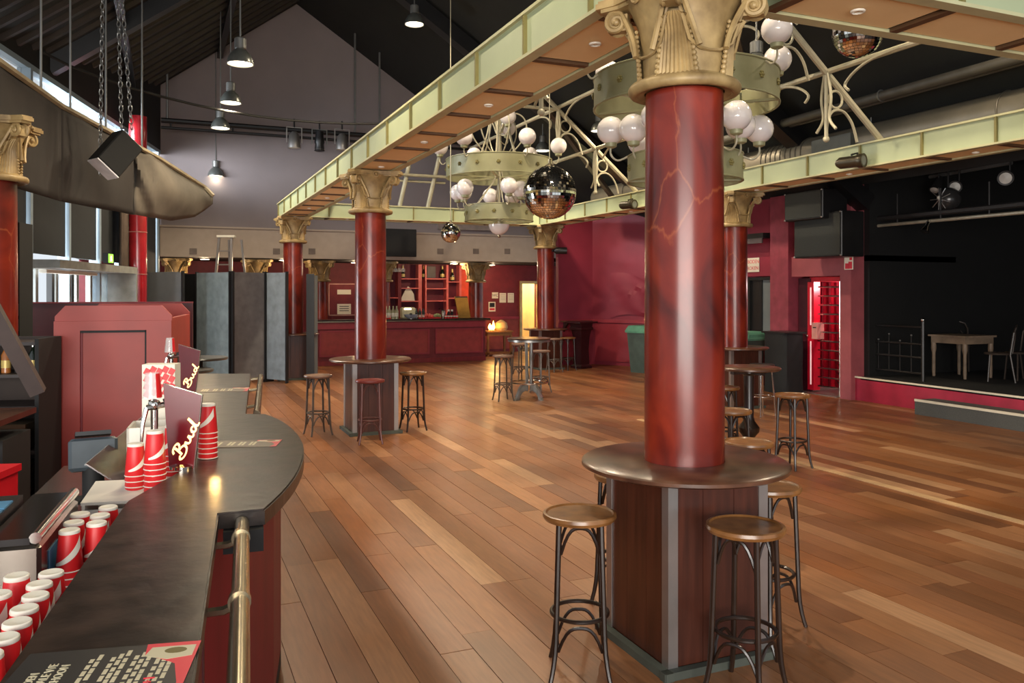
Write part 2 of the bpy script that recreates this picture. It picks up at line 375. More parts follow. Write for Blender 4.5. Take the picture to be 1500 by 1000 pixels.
# roof
def roof_plane(x0, x1, y0, y1, th):
    return MB().add([(x0, y0, roofz(x0)), (x1, y0, roofz(x1)), (x1, y1, roofz(x1)), (x0, y1, roofz(x0)), (x0, y0, roofz(x0)+th), (x1, y0, roofz(x1)+th), (x1, y1, roofz(x1)+th), (x0, y1, roofz(x0)+th)],
                    [[3, 2, 1, 0], [4, 5, 6, 7], [0, 1, 5, 4], [1, 2, 6, 5], [2, 3, 7, 6], [3, 0, 4, 7]])
struct('ceiling', roof_plane(RIDX, 10.98, -1, YB+.1, .15), m_roof)
cl = struct('ceiling_left_slope', MB().add([(x, y, roofz(x)+e) for e in (0, .15) for x, y in ((-3.0, -1), (RIDX, -1), (RIDX, YB+.1), (-.3, YB+.1), (-3.0, 9.0))],
            [[4, 3, 2, 1, 0], [5, 6, 7, 8, 9], [0, 1, 6, 5], [1, 2, 7, 6], [2, 3, 8, 7], [3, 4, 9, 8], [4, 0, 5, 9]]), m_roof)
def eave(y): return -2.95 if y < 9 else -3.0+(y-9.0)*2.7/(YB+.1-9.0)+.06
for i in range(34):
    y = 3.4+i*.5
    e0 = eave(y+.2); MB().add([(e0, y, roofz(e0)), (RIDX, y, RIDZ), (RIDX, y+.2, RIDZ), (e0, y+.2, roofz(e0)), (e0, y+.05, roofz(e0)-.07), (RIDX, y+.05, RIDZ-.07), (RIDX, y+.15, RIDZ-.07), (e0, y+.15, roofz(e0)-.07)],
             [[0, 1, 5, 4], [4, 5, 6, 7], [7, 6, 2, 3], [0, 4, 7, 3], [1, 2, 6, 5]]).build('roof_rib', m_roofrib, cl)
def rafter(name, p, q, sz, mat, label, cat='beam', group=None):
    p, q = Vector(p), Vector(q); o = MB().tube([p, q], sz*.707, 4, smooth=False).build(name, mat); return tag(o, label, cat, group)
for i, y in enumerate((9.0, 14.2)):
    rafter('roof_rafter', (eave(y)+.1, y, roofz(eave(y)+.1)-.2), (RIDX-.1, y, RIDZ-.27), .26, m_blackg, ['black steel rafter under the ribbed slope, in front of the hanging loudspeaker', 'black steel rafter under the ribbed slope, behind the hanging loudspeaker'][i])
    rafter('roof_rafter', (RIDX+.1, y+1.6, RIDZ-.3), (11.1, y+1.6, roofz(11.1)-.24), .28, m_blackg, ['black rafter crossing the dark slope above the nearer chandelier', 'black rafter crossing the dark slope above the farther chandelier'][i])
for i, X in enumerate((-.6, 1.2)):
    rafter('roof_purlin', (X, -.5, roofz(X)-.17), (X, YB-.1, roofz(X)-.17), .12, m_blackg, ['thin black purlin running along the ribbed roof above the fabric baffle', 'thin black purlin running along the ribbed roof above the row of pendant lamps'][i], 'purlin')
q0 = at_Y(236, 176, 19.6); q1 = at_Y(640, 192, 19.6)
t = thing('lighting_pipe', 'long black lighting pipe strung across the mauve gable wall', 'pipe', (q0.x, 19.6, q0.z))
MB().tube([(0, 0, 0), (q1.x+1.5-q0.x, 0, 0)], .06, 8).build('pipe', m_blackg, t)
MB().tube([(0, 0, -.16), (q1.x+1.5-q0.x, 0, -.16)], .035, 8).build('pipe', m_blackg, t)
for i in range(6):
    X = .2+i*1.3; MB().tube([(X, 0, 0), (X, 0, -.16)], .02, 6).build('clamp', m_blackg, t)
for px in (245, 520, 556):
    q = at_Y(px, 150, 19.6); MB().tube([(q.x-q0.x, 0, 0), (q.x-q0.x, 0, roofz(q.x)-q0.z-.02)], .025, 6).build('hanger', m_lampgrey, t)
# left glazed wall
GA, GB = Vector((-2.75, 9.2, 0)), Vector((-.1, 20.45, 0)); GD = (GB-GA).normalized(); GL = (GB-GA).length; GR = math.atan2(GD.y, GD.x)
gm = TR(GA.x, GA.y, 0) @ RZ(GR)   # local x along the wall, local y points outwards (left)
def on_glass(px):  # distance along the glazed wall at a pixel column
    k = (px-750)/F; dx, dy = k*CA+SA, -k*SA+CA
    # GA + s GD = d*(dx,dy)
    det = GD.x*(-dy)-GD.y*(-dx); return ((-GA.x)*(-dy)-(-GA.y)*(-dx))/det
W = struct('window_2', MB().box((0, -.03, 5.02), (GL, .12, 5.1), gm).box((0, -.03, 4.28), (GL, .1, 4.36), gm), m_frame)
mulls = [0.05]+[on_glass(p) for p in (40, 97, 142, 178, 238)]
mulls[-1] = min(mulls[-1], GL-.3)
for s in mulls: MB().box((s-.04, -.06, 0), (s+.04, .12, 5.02), gm).build('mullion', m_frame, W)
MB().prism([(2.6, 5.1), (GL, 5.1), (GL, 6.75), (2.6, 5.15)], -.1, .02, gm @ RX(PI/2)).build('header_board', m_black, W)
sd0, sd1 = on_glass(44), on_glass(158)
for a, b in zip(mulls[:-1], mulls[1:]):
    zb = 2.42 if a < sd1-.3 and a > .3 else .05
    MB().box((a+.07, -.01, zb), (b-.07, .0, 4.27), gm).build('blind', m_blind, W)
    MB().box((a+.04, .06, zb), (b-.04, .07, 4.28), gm).build('pane', m_glass, W)
    MB().box((a+.04, .06, 4.36), (b-.04, .07, 5.02), gm).build('pane', m_glass, W)
MB().box((mulls[-1]+.05, -.01, 0), (GL, .05, 4.28), gm).build('blind', m_blind, W)
m_dfr = M('grey_door_frame', (132, 134, 130), .5)
D = struct('door_2', MB().box((sd0-.3, -.5, 2.2), (sd1+.05, .1, 2.32), gm).box((sd1-.03, -.5, 0), (sd1+.05, .1, 2.2), gm), m_dfr)
for px in (52, 76, 82, 105, 112, 132):
    s = on_glass(px); MB().box((s-.05, -.02, 0), (s+.05, .06, 2.2), gm).build('door_stile', m_dfr if px not in (76, 105) else m_blackg, D)
for p0, p1, z in ((46, 86, 2.14), (84, 124, 2.14)):
    MB().box((on_glass(p0), -.2, z), (on_glass(p1), -.1, z+.05), gm).build('door_closer', m_white, D)
MB().box((on_glass(132)+.05, .0, 0), (sd1-.03, .02, 2.2), gm).build('side_light', M('frosted_pane', (170, 190, 200), .4, alpha=.6), D)
struct('ground_outside', MB().box((-16, -5, -.4), (-7, 30, -.3)), M('paving', (150, 150, 145), .9))
hg = MB(); random.seed(3)
for i in range(60):
    hg.sphere(random.uniform(.4, .8), (-8.2+random.uniform(-.6, .4), 8+i*.22+random.uniform(-.2, .2), random.uniform(-.1, 2.6)), 8, 6)
hg.build('garden_hedge', m_leafout, label='pale green garden hedge beyond the glazed doors', cat='hedge')
# curtain next to the doors and the slim red column in front of the glazing
cv = []; cf = []; n = 40; s0, s1 = on_glass(161), on_glass(186)
for i in range(n+1):
    for z in (.05, 4.2): cv.append((s0+(s1-s0)*i/n, -.22+.06*math.sin(i*1.5), z))
for i in range(n): cf.append([2*i, 2*i+2, 2*i+3, 2*i+1])
o = MB().add(cv, cf, True, gm).build('curtain', M('brown_curtain', (74, 60, 50), .9), label='brown pleated curtain hanging between the glazed doors and the slim red column', cat='curtain')
md = o.modifiers.new('thick', 'SOLIDIFY'); md.thickness = .015
# ================================================================ BEAMS
def beam(label, p, length, rz, sp=.94, off=0):
    t = thing('box_beam', label, 'beam', p, rz, 'cream steel beams resting on the columns'); 
    Z0, Z1 = 0, .32; hw = .30
    for s in (-1, 1):
        MB().box((s*(hw-.045)-.012, 0, .02), (s*(hw-.045)+.012, length, Z1-.02)).build('web', m_cream, t)
        MB().box((s*hw-(.09 if s > 0 else 0), 0, 0), (s*hw+(.09 if s < 0 else 0), length, .022)).build('flange', m_cream2, t)
        MB().box((s*hw-(.09 if s > 0 else 0), 0, Z1-.022), (s*hw+(.09 if s < 0 else 0), length, Z1)).build('flange', m_cream2, t)
    st_ = MB().box((-.014, -.0125, .022), (.014, .0125, Z1-.022)).mesh('stiffener', m_stiff)
    n = int(length/sp); y = off
    pan = MB().box((-.2, .03, .012), (.2, sp-.03, .03)).mesh('soffit_panel', m_under)
    bat = MB().box((-.205, -.03, .0), (.205, .03, .025)).mesh('soffit_batten', m_darkbar)
    hk = MB().torus(.035, .008, 0, 10, 5, TR(0, 0, -.012)).mesh('hook', m_white)
    k = 0
    while y < length-.02:
        for s in (-1, 1): link('stiffener', st_, t, (s*(hw-.02), y+.013, 0))
        link('soffit_batten', bat, t, (0, y+.03, 0))
        if y+sp < length+.05:
            link('soffit_panel', pan, t, (0, y+.0, .004))
            if k % 2 == 0: link('hook', hk, t, (0, y+sp/2, .012))
        y += sp; k += 1
    box('top_plate', (-hw+.03, 0, Z1-.03), (hw-.03, length, Z1-.012), m_cream, t)
    return t
BZ = 3.46
CX1, CX2 = 2.55, 8.55; CY = (3.66, 10.87, 18.05)
beam('cream box beam with tan soffit over the three columns nearer the bar counter', (CX1, 3.82, BZ), CY[2]-3.82+.35, 0, off=.35)
beam('long cream box beam with a spotlight on its side, passing in front of the stage', (CX2, .2, BZ), CY[2]-.2+.35, 0, off=.25)
beam('cream cross beam between the two farthest columns, before the back bar', (CX1+.3, CY[2], BZ-.002), CX2-CX1-.6, -PI/2, off=.4)
beam('cream cross beam running from the big scrolled capital towards the stage', (CX1-.3, 3.51, BZ-.002), CX2-CX1+.0, -PI/2, off=.9)
# ================================================================ COLUMNS
R = .21
def capital_meshes():
    out = {}
    out['bell'] = MB().lathe([(.2, -.01), (.215, .02), (.22, .2), (.24, .33), (.285, .44), (.31, .47)], 32)
    b = MB().torus(.265, .032, .0, 36, 10); b.lathe([(.21, -.015), (.27, -.03), (.285, .0), (.235, .05), (.21, .05)], 32, cap=False); out['astragal'] = b
    # abacus with concave sides and cut corners
    def ab(k, hs):
        pts = []
        for q in range(4):
            a = PI/4+q*PI/2
            c = Vector((math.cos(a), math.sin(a))); tn = Vector((-c.y, c.x))
            for s in (-1, 1): pts.append((c*.475+tn*.05*s)*k)
            m_ = a+PI/4
            for j in (-.5, 0, .5):
                e = Vector((math.cos(m_), math.sin(m_))); tt = Vector((-e.y, e.x)); pts.append((e*(.285-.0+.03*abs(j)*2)+tt*j*.4)*k)
        return [(p.x, p.y) for p in pts]
    b = MB(); b.prism(ab(.94, 0), .455, .475); b.prism(ab(1.0, 0), .475, .505); b.prism(ab(.97, 0), .505, .52); out['abacus'] = b
    return out
CM = {k: v.mesh(k, m_gold) for k, v in capital_meshes().items()}
def volute_mesh():
    b = MB()
    for s in (-1, 1):
        pts = []; rr = []
        for i in range(12):
            u = i/11; pts.append((.235+.10*u**1.6, s*(.085*(1-u)+.035), .17+.27*u)); rr.append(.016)
        for i in range(1, 34):
            th = PI*.5-i*PI*2.35/32*1.12; r = .062*(1-i/42)
            pts.append((.36+r*math.cos(th)+.0, s*(.035+.0004*i), .395+r*math.sin(th)*1.0)); rr.append(.017-.0002*i)
        b.tube(pts, rr, 6)
    b.sphere(.02, (.36, .045, .395), 8, 6); b.sphere(.02, (.36, -.045, .395), 8, 6)
    b.box((.3, -.035, .35), (.41, .035, .44))
    return b.mesh('volute', m_gold)
def leaf_mesh():
    b = MB(); v = []; f = []; n, m = 18, 12
    for j in range(m+1):
        u = j/m; wdt = .098*(1-.45*u)*(1 if j < m else .6); z = .02+.31*u
        rad = .228+.015*u+.055*max(0, u-.72)/.28
        for i in range(n+1):
            q = i/n*2-1; ang = q*wdt/.22
            r = rad+.013*(1-abs(q))+(.010 if i % 2 else 0)
            v.append((r*math.cos(ang), r*math.sin(ang), z+.012*(1 if j % 2 else -1)*(abs(q) > .85)))
    for j in range(m):
        for i in range(n): a = j*(n+1)+i; f.append([a, a+1, a+n+2, a+n+1])
    b.add(v, f, True)
    for s in (-1, 1):
        for j in range(12):
            u = j/11; ang = s*.098*(1-.42*u)/.22; r = .236+.015*u; b.sphere(.014*(1.15-.3*u), (r*math.cos(ang), r*math.sin(ang), .03+.29*u), 7, 5)
    return b.mesh('acanthus_leaf', m_gold)
vol_me, leaf_me = volute_mesh(), leaf_mesh()
fleur_me = MB().torus(.035, .012, 0, 12, 6, TR(.3, 0, .47) @ RY(PI/2)).sphere(.022, (.315, 0, .47), 8, 6).mesh('fleuron', m_gold)
vine_me = MB().tube([(.236, .20, .38), (.232, .13, .2), (.225, .06, .165), (.222, 0, .16), (.225, -.06, .165), (.232, -.13, .2), (.236, -.20, .38)], .009, 5).mesh('moulding', m_gold)
shafts = {}
def column(X, Y, label, ztop=BZ, rad=R, z0=0):
    t = thing('marbled_column', label, 'column', (X, Y, z0), 0, 'red marbled columns with gilded capitals')
    zc = ztop-.521-z0
    key = (round(zc, 3), rad)
    if key not in shafts: shafts[key] = MB().lathe([(rad, 0), (rad, zc*.5), (rad*.97, zc-.02)], 40).mesh('shaft', m_marble)
    link('shaft', shafts[key], t)
    c = link('capital', CM['bell'], t, (0, 0, zc), label='gilded Corinthian capital with scrolls and leaves')
    link('astragal', CM['astragal'], c); link('abacus', CM['abacus'], c)
    for q in range(4):
        a = PI/4+q*PI/2
        link('volute', vol_me, c, (0, 0, 0), a); link('acanthus_leaf', leaf_me, c, (0, 0, 0), a); link('fleuron', fleur_me, c, (0, 0, 0), a+PI/4); link('moulding', vine_me, c, (0, 0, 0), a+PI/4)
    return t
column(CX1, CY[0], 'thick red marbled column rising through a round tabletop with four bentwood stools', BZ-.0)
column(CX1, CY[1], 'red marbled column with a round table and three grey bentwood stools at its foot')
column(CX1, CY[2], 'red marbled column beside the grey folding partition')
column(CX2, CY[2], 'red marbled column by the silver bar table, with a black spotlight on it')
column(CX2, CY[1], 'red marbled column by the dark turned pedestal table and the no smoking sign')
for px, lb in ((258, 'short red column under the fascia behind the grey screen, by the glazed wall'), (376, 'short red column under the fascia next to the aluminium ladder'), (468, 'short red column at the dark end of the back bar'), (560, 'short red column rising from the middle of the back bar, before the shelves'), (697, 'short red column at the end of the back bar near the paper notices')):
    q = at_Y(px, 400, 21.75); column(q.x, 21.75, lb, 2.68)
# slim red column by the glazing, and the column at the near shelves
q = at_d(202, 300, 15.6)
t = thing('slim_column', 'slim glossy red column standing in front of the glazed wall', 'column', (q.x, q.y, 0))
MB().cyl(.16, 0, 5.2, 24).build('shaft', M('glossy_red_paint', (150, 26, 34), .2, coat=.5), t)
for z in (2.2, 3.0, 3.6): MB().torus(.162, .008, z, 20, 5).build('band', M('pale_dust', (170, 120, 110), .6), t)
q = at_d(-14, 300, 7.2)
column(q.x, q.y, 'red column with gilded capital beside the shelves behind the bar counter', 3.38)
# ================================================================ COLUMN TABLES
def column_table(X, Y, label, first=[None]):
    t = thing('column_table', label, 'table', (X, Y, 0), 0, 'round tables built around columns')
    if first[0] is None:
        d = {}
        d['tabletop'] = MB().lathe([(.212, .94), (.52, .94), (.545, .952), (.545, .968), (.53, .978), (.212, .978), (.212, .94)], 64, None, True, False).mesh('tabletop', m_top)
        d['plank'] = MB().box((-.092, -.012, .04), (.092, .012, .94)).mesh('panel_board', m_pedwood)
        d['trim'] = MB().box((-.006, -.006, .04), (.05, .0, .94)).box((-.006, 0, .04), (0, .05, .94)).mesh('corner_trim', m_alu)
        d['pl'] = MB().box((-.35, -.045, 0), (.35, .0, .04)).mesh('plinth_board', M('grey_plinth', (70, 74, 66), .7))
        first[0] = d
    d = first[0]; link('tabletop', d['tabletop'], t)
    for q in range(4):
        a = q*PI/2; m_ = RZ(a)
        for i in (-1, 0, 1): link('panel_board', d['plank'], t, m_ @ Vector((i*.187, -.283, 0)), a)
        link('corner_trim', d['trim'], t, m_ @ Vector((-.296, -.296, 0)), a)
        link('plinth_board', d['pl'], t, m_ @ Vector((0, -.300, 0)), a)
    return t
column_table(CX1, CY[0], 'round brown tabletop on a square mahogany pedestal with aluminium corners, around the big column')
column_table(CX1, CY[1], 'round dark tabletop on a square pedestal around the column with three grey stools')
column_table(CX1, CY[2], 'round tabletop on a square pedestal around the column by the grey partition')
column_table(CX2, CY[2], 'round tabletop on a square pedestal around the column behind the silver bar table')
column_table(CX2, CY[1], 'round tabletop on a square pedestal around the column near the turnstile')
# ================================================================ BENTWOOD STOOLS
def stool_proto(mw, ms, label, key):
    t = thing('bentwood_stool', label, 'stool', (0, 0, 0), 0)
    H = .78
    MB().lathe([(.0, H-.035), (.155, H-.035), (.175, H-.03), (.183, H-.015), (.18, H), (.168, H+.002), (.16, H-.006), (0, H-.008)], 36, None, True, False).build('seat', ms, t)
    def leg_r(z): return .142+.03*(1-z/H)+.03*max(0, 1-z/.2)**2
    leg = MB().tube([(leg_r(z), 0, z) for z in (H-.036, .6, .45, .3, .2, .13, .07, .03, 0)], [.0135]*4+[.0135, .013, .0125, .012, .012], 8).mesh('leg', mw)
    for q in range(4): link('leg', leg, t, None, PI/4+q*PI/2)
    MB().torus(leg_r(.29)-.022, .0105, .29, 32, 8).build('foot_ring', mw, t)
    def arch(z0, rise, drop):
        pts = []; r0 = leg_r(z0-drop); a0 = PI/4
        for i in range(13):
            u = i/12; a = -a0+2*a0*u; s = abs(2*u-1)
            rr = leg_r(z0)-.012-.012*(1-s)
            c = rr*math.cos(a0)/math.cos(a)*.45+rr*.55
            pts.append((c*math.cos(a), c*math.sin(a), z0-drop*s**3.2*1.0))
        return MB().tube(pts, .0085, 6).mesh('brace', mw)
    up, lo = arch(H-.05, 0, .13), arch(.255, 0, .12)
    for q in range(4): link('brace', up, t, None, q*PI/2); link('brace', lo, t, None, q*PI/2)
    return t
P_dark = stool_proto(m_stool, m_seat, 'x', 0)
P_grey = stool_proto(m_ironw, M('grey_brown_seat', (126, 96, 80), .35, var=.25), 'x', 1)
P_redd = stool_proto(M('reddish_bentwood', (104, 66, 62), .32, .2), M('reddish_seat', (120, 52, 48), .35), 'x', 2)
used = set()
def stool(P, loc, rz, label, group='bentwood bar stools'):
    loc = (loc[0], loc[1], 0)
    if P.name not in used:
        used.add(P.name); P.location = loc; P.rotation_euler = (0, 0, rz); tag(P, label, None, group); return P
    return dup(P, loc, rz, label, group)
def seat_at(px, py): q = at_z(px, py, .78); return (q.x, q.y)
stool(P_dark, seat_at(849, 750), -.45, 'bentwood stool with a light brown seat, beside the dark face of the big column table')
stool(P_dark, seat_at(1092, 768), .45, 'bentwood stool with a dark blotched seat, before the boarded face of the big column table')
stool(P_dark, seat_at(1125, 710), .15, 'bentwood stool half hidden behind the right aluminium corner of the big column table')
stool(P_dark, seat_at(915, 694), .3, 'bentwood stool almost hidden behind the left aluminium corner of the big column table')
stool(P_grey, seat_at(466, 549), .2, 'silvery grey bentwood stool between the column table and the grey partition')
stool(P_redd, seat_at(542, 556), -.15, 'bentwood stool with a reddish seat, before the dark pedestal of the column table')
stool(P_dark, seat_at(605, 545), .1, 'black bentwood stool beside the column table, towards the open dance floor')
stool(P_grey, seat_at(737, 520), 0, 'silvery bentwood stool to the dark bar side of the silver iron bar table')
stool(P_grey, seat_at(792, 513), .4, 'silvery bentwood stool partly behind the silver iron bar table')
stool(P_grey, seat_at(762, 503), .2, 'grey bentwood stool behind the silver iron bar table, before the lit doorway')
stool(P_grey, seat_at(812, 495.5), .3, 'grey bentwood stool against the table around the far column')
stool(P_dark, seat_at(832, 494), .3, 'dark bentwood stool next to the maroon console by the crimson wall')
stool(P_dark, seat_at(1161, 577), .2, 'black bentwood stool standing free beside the turned pedestal table')
stool(P_dark, seat_at(1060, 566), .5, 'dark bentwood stool at the turned pedestal table, half hidden by the big column')
stool(P_dark, seat_at(1072, 600), .1, 'dark bentwood stool nearly hidden by the big column, in front of the turned pedestal table')
stool(P_dark, seat_at(1096, 646), .1, 'bentwood stool whose worn seat just shows beyond the rim of the big round tabletop')
# chrome-legged stools by the black cover, near the hatch
t = thing('steel_stool', 'slender chrome-legged stool before the black covered cabinet', 'stool', (*seat_at(1116, 533), 0))
MB().lathe([(0, .75), (.18, .75), (.19, .765), (.18, .78), (0, .78)], 28, None, True, False).build('seat', m_blackg, t)
for q in range(4):
    a = PI/4+q*PI/2; MB().tube([(.14*math.cos(a), .14*math.sin(a), .75), (.2*math.cos(a), .2*math.sin(a), 0)], .012, 8).build('leg', m_chrome, t)
MB().torus(.17, .009, .3, 24, 6).build('foot_ring', m_chrome, t)
# ================================================================ BAR TABLES
q = at_z(1097, 537, 1.0)
t = thing('pedestal_table', 'dark round bar table on a turned wooden pedestal with a bulb', 'table', (q.x, q.y, 0))
MB().lathe([(0, .965), (.34, .965), (.36, .975), (.36, .99), (.345, 1.0), (0, 1.0)], 44, None, True, False).build('tabletop', m_top, t)
MB().lathe([(.05, .03), (.11, .05), (.12, .09), (.07, .14), (.06, .18), (.115, .25), (.12, .3), (.07, .37), (.055, .42), (.065, .9), (.09, .93), (.09, .962)], 24).build('pedestal', m_stool, t)
for q4 in range(4):
    MB().box((-.24, -.03, .92), (0, .03, .962), RZ(q4*PI/2)).build('top_bracket', m_stool, t)
    MB().tube([(.06, 0, .12), (.13, 0, .09), (.19, 0, .035), (.23, 0, .02)], [.035, .032, .026, .02], 8).build('foot', m_stool, t, rz=q4*PI/2+.3)
q = at_z(775, 495, 1.06)
t = thing('iron_bar_table', 'silver iron bar table with arched feet and a round foot rail', 'table', (q.x, q.y, 0), .35)
m_iron = M('silver_iron', (150, 148, 144), .3, .8, var=.15)
MB().lathe([(0, 1.04), (.36, 1.04), (.385, 1.05), (.38, 1.065), (0, 1.065)], 44, None, True, False).build('tabletop', m_top, t)
MB().lathe([(.33, 1.0), (.37, 1.0), (.37, 1.038), (.33, 1.038), (.33, 1.0)], 40, None, True, False).build('apron', m_iron, t)
for q4 in range(4):
    MB().prism([(.03, .14), (.075, .14), (.09, 1.0), (.045, 1.0)], -.012, .012, RX(PI/2)).build('post', m_iron, t, rz=q4*PI/2)
    MB().box((.03, -.02, .99), (.34, .02, 1.03)).build('bracket', m_iron, t, rz=q4*PI/2)
    MB().prism([(.05, .27), (.16, .26), (.24, .18), (.3, .05), (.34, .0), (.26, 0), (.24, .06), (.19, .12), (.12, .15), (.05, .16)], -.025, .025, RX(PI/2)).build('foot', m_iron, t, rz=q4*PI/2)
MB().torus(.32, .014, .29, 40, 8).build('foot_rail', m_chrome, t)
q = at_z(857, 472, 1.12)
t = thing('console_table', 'maroon carved console with a small square top by the crimson wall', 'table', (q.x-.05, q.y+.1, 0), .3)
m_mar = M('maroon_wood', (48, 14, 18), .4)
box('tabletop', (-.32, -.26, 1.1), (.32, .26, 1.14), m_mar, t, bev=.008)
MB().lathe([(.26, 0), (.26, .05), (.2, .1), (.18, .45), (.2, .75), (.25, .95), (.28, 1.1)], 4, None, False, True, PI/4).build('pedestal', m_mar, t)
MB().lathe([(.27, .93), (.29, .95), (.29, .99), (.27, 1.01)], 4, None, False, True, PI/4).build('moulding', m_mar, t)
q = at_z(800, 470, 1.12)
t = thing('wall_shelf', 'long narrow wooden drinking shelf along the crimson niche wall', 'shelf', (9.25, 18.32, 0))
box('board', (0, 0, 1.1), (.75, .34, 1.135), m_top, t)
for X in (.1, .65): MB().prism([(0.33, .85), (.33, 1.1), (.08, 1.1)], -.02, .02, RZ(PI/2) @ RX(PI/2)).build('bracket', m_stool, t, loc=(X, 0, 0))
# ================================================================ CHANDELIERS
def chandelier(X, Y, z, label, R1=.96, R2=.62, dome=True, rz=0):
    t = thing('tiered_chandelier', label, 'chandelier', (X, Y, z), rz, 'two tiered hoop chandeliers with opal globes')
    zt, zb = .78, 0
    u = MB().hoop(R1, zt, zt+.32, .015, 64).torus(R1, .012, zt, 64, 6).torus(R1, .012, zt+.32, 64, 6).build('upper_hoop', m_ring, t)
    l = MB().hoop(R2, zb, zb+.27, .015, 56).torus(R2, .01, zb, 56, 6).torus(R2, .01, zb+.27, 56, 6).build('lower_hoop', m_ring, t)
    ros = MB(); ros.sphere(.016, (.012, 0, 0), 8, 6)
    for k in range(6): ros.sphere(.013, (.008, .026*math.cos(k*PI/3), .026*math.sin(k*PI/3)), 6, 5)
    ros = ros.mesh('rosette', m_stiff)
    for k in range(16): a = 2*PI*k/16; link('rosette', ros, u, (R1*math.cos(a), R1*math.sin(a), zt+.16), a)
    for k in range(12): a = 2*PI*k/12; link('rosette', ros, l, (R2*math.cos(a), R2*math.sin(a), zb+.135), a)
    MB().cyl(.028, -.05, 2.6, 12).build('centre_pole', m_truss, t)
    sp1 = MB().box((.02, -.02, zt+.0), (R1-.01, .02, zt+.025)).mesh('spoke', m_ring)
    sp2 = MB().box((.02, -.015, zb+.0), (R2-.01, .015, zb+.02)).mesh('spoke', m_ring)
    arm = MB().tube(cr([(R2*.98, 0, .25), (R2*.75, 0, .3), (.3, 0, .5), (.1, 0, .75), (.04, 0, .95)]), .012, 6).mesh('stay', m_truss)
    arm2 = MB().tube(cr([(R1*.97, 0, 1.1), (.62, 0, 1.02), (.4, 0, 1.12), (.25, 0, 1.5), (.16, 0, 1.85), (.03, 0, 2.0)]), .015, 6).mesh('scroll_arm', m_truss)
    loop = MB().tube(cr([(.05, 0, 1.15), (.3, 0, 1.3), (.5, 0, 1.6), (.46, 0, 1.85), (.3, 0, 1.95), (.15, 0, 1.85), (.05, 0, 1.6)]), .013, 6).mesh('scroll_arm', m_truss)
    for k in range(6):
        a = 2*PI*k/6; link('spoke', sp1, t, None, a); link('spoke', sp2, t, None, a+.3); link('stay', arm, t, None, a+.3); link('scroll_arm', arm2, t, None, a); link('scroll_arm', loop, t, None, a+.5)
    g = MB().sphere(.15, (0, 0, 0), 24, 14).mesh('globe', m_globe); gc = MB().lathe([(.03, -.19), (.06, -.175), (.065, -.135), (.03, -.125)], 16).mesh('globe_cup', m_ring)
    def globe(r, a, zz, gl):
        o = link('globe', g, t, (r*math.cos(a), r*math.sin(a), zz)); link('globe_cup', gc, o)
        c, s = math.cos(a), math.sin(a)
        MB().tube(cr([(gl*c, gl*s, zz-.28), ((gl+(r-gl)*.6)*c, (gl+(r-gl)*.6)*s, zz-.32), (r*c, r*s, zz-.26), (r*c, r*s, zz-.17)]), .011, 6).build('globe_arm', m_truss, t)
    for k in range(6):
        a = 2*PI*k/6+.35; globe(R2+.18, a, .55, R2)
        if k % 2 == 0: globe(R2+.02, a+.42, .52, R2-.1)
    for k in range(6): a = 2*PI*k/6+.6; globe(R1+.12, a, 1.36, R1)
    globe(.3, -1.4, 1.85, .03); globe(.34, .7, 1.75, .03)
    if dome:
        d = MB().lathe([(.19*math.cos(PI/2*j/8)+.0001, -.06-.19*math.sin(PI/2*j/8)) for j in range(9)], 28, None, True, False).build('glass_dome', m_globe, t)
        MB().sphere(.03, (0, 0, -.27), 10, 8).build('finial', m_brass, d)
    return t
qa = at_d(731, 324, 14.9); chandelier(qa.x, qa.y, qa.z, 'two tiered hoop chandelier with a glass dome below, hanging beyond the large mirror ball')
qb = at_d(1003, 266, 8.7); chandelier(qb.x, qb.y, qb.z, 'two tiered hoop chandelier hanging just behind the big red column', dome=False, R2=.6, rz=.25)
# ================================================================ ROOF TRUSSES
def truss(Y, label):
    t = thing('roof_truss', label, 'truss', (5.55, Y, 3.78), 0, 'white ornamental tube trusses over the dance floor')
    for s in (-1, 1):
        MB().tube([(s*2.85, 0, 0), (s*1.95, 0, .76), (s*1.15, 0, 1.45), (0, 0, 2.42)], .042, 8).build('rafter_tube', m_truss, t)
        MB().cyl(.07, -.01, .02, 12).build('foot_plate', m_truss, t, loc=(s*2.85, 0, 0))
        for X, z in ((s*1.93, .76), (s*1.15, 1.45)):
            MB().tube([(X, 0, z+.05), (X, 0, z-.78)], .024, 8).build('pendant_rod', m_truss, t)
            MB().sphere(.04, (X, 0, z-.8), 10, 8).build('pendant_ball', m_truss, t)
            MB().torus(.105, .016, 0, 20, 6, TR(X+s*.15, 0, z-.3) @ RX(PI/2)).build('ring', m_truss, t)
            MB().tube(cr([(X, .0, z-.72), (X+s*.03, 0, z-.55), (X+s*.12, 0, z-.44), (X+s*.28, 0, z-.44), (X+s*.42, 0, z-.58), (X+s*.5, 0, z-.8)]), .018, 6).build('curl', m_truss, t)
            for e in (-1, 1):
                MB().tube(cr([(X, e*.03, z-.0), (X, e*.08, z-.3), (X, e*.05, z-.55), (X, e*.16, z-.7)]), .018, 6).build('curl', m_truss, t)
                MB().tube(cr([(X, e*1.1, z+.03), (X, e*.7, z-.0), (X, e*.45, z-.08), (X, e*.3, z-.2), (X, e*.36, z-.28)]), .018, 6).build('curl', m_truss, t)
    MB().tube([(-1.15, 0, 1.45), (1.15, 0, 1.45)], .03, 8).build('tie_tube', m_truss, t)
    return t
truss(7.75, 'white ornamental tube truss over the nearer chandelier')
truss(13.6, 'white ornamental tube truss over the farther chandelier')
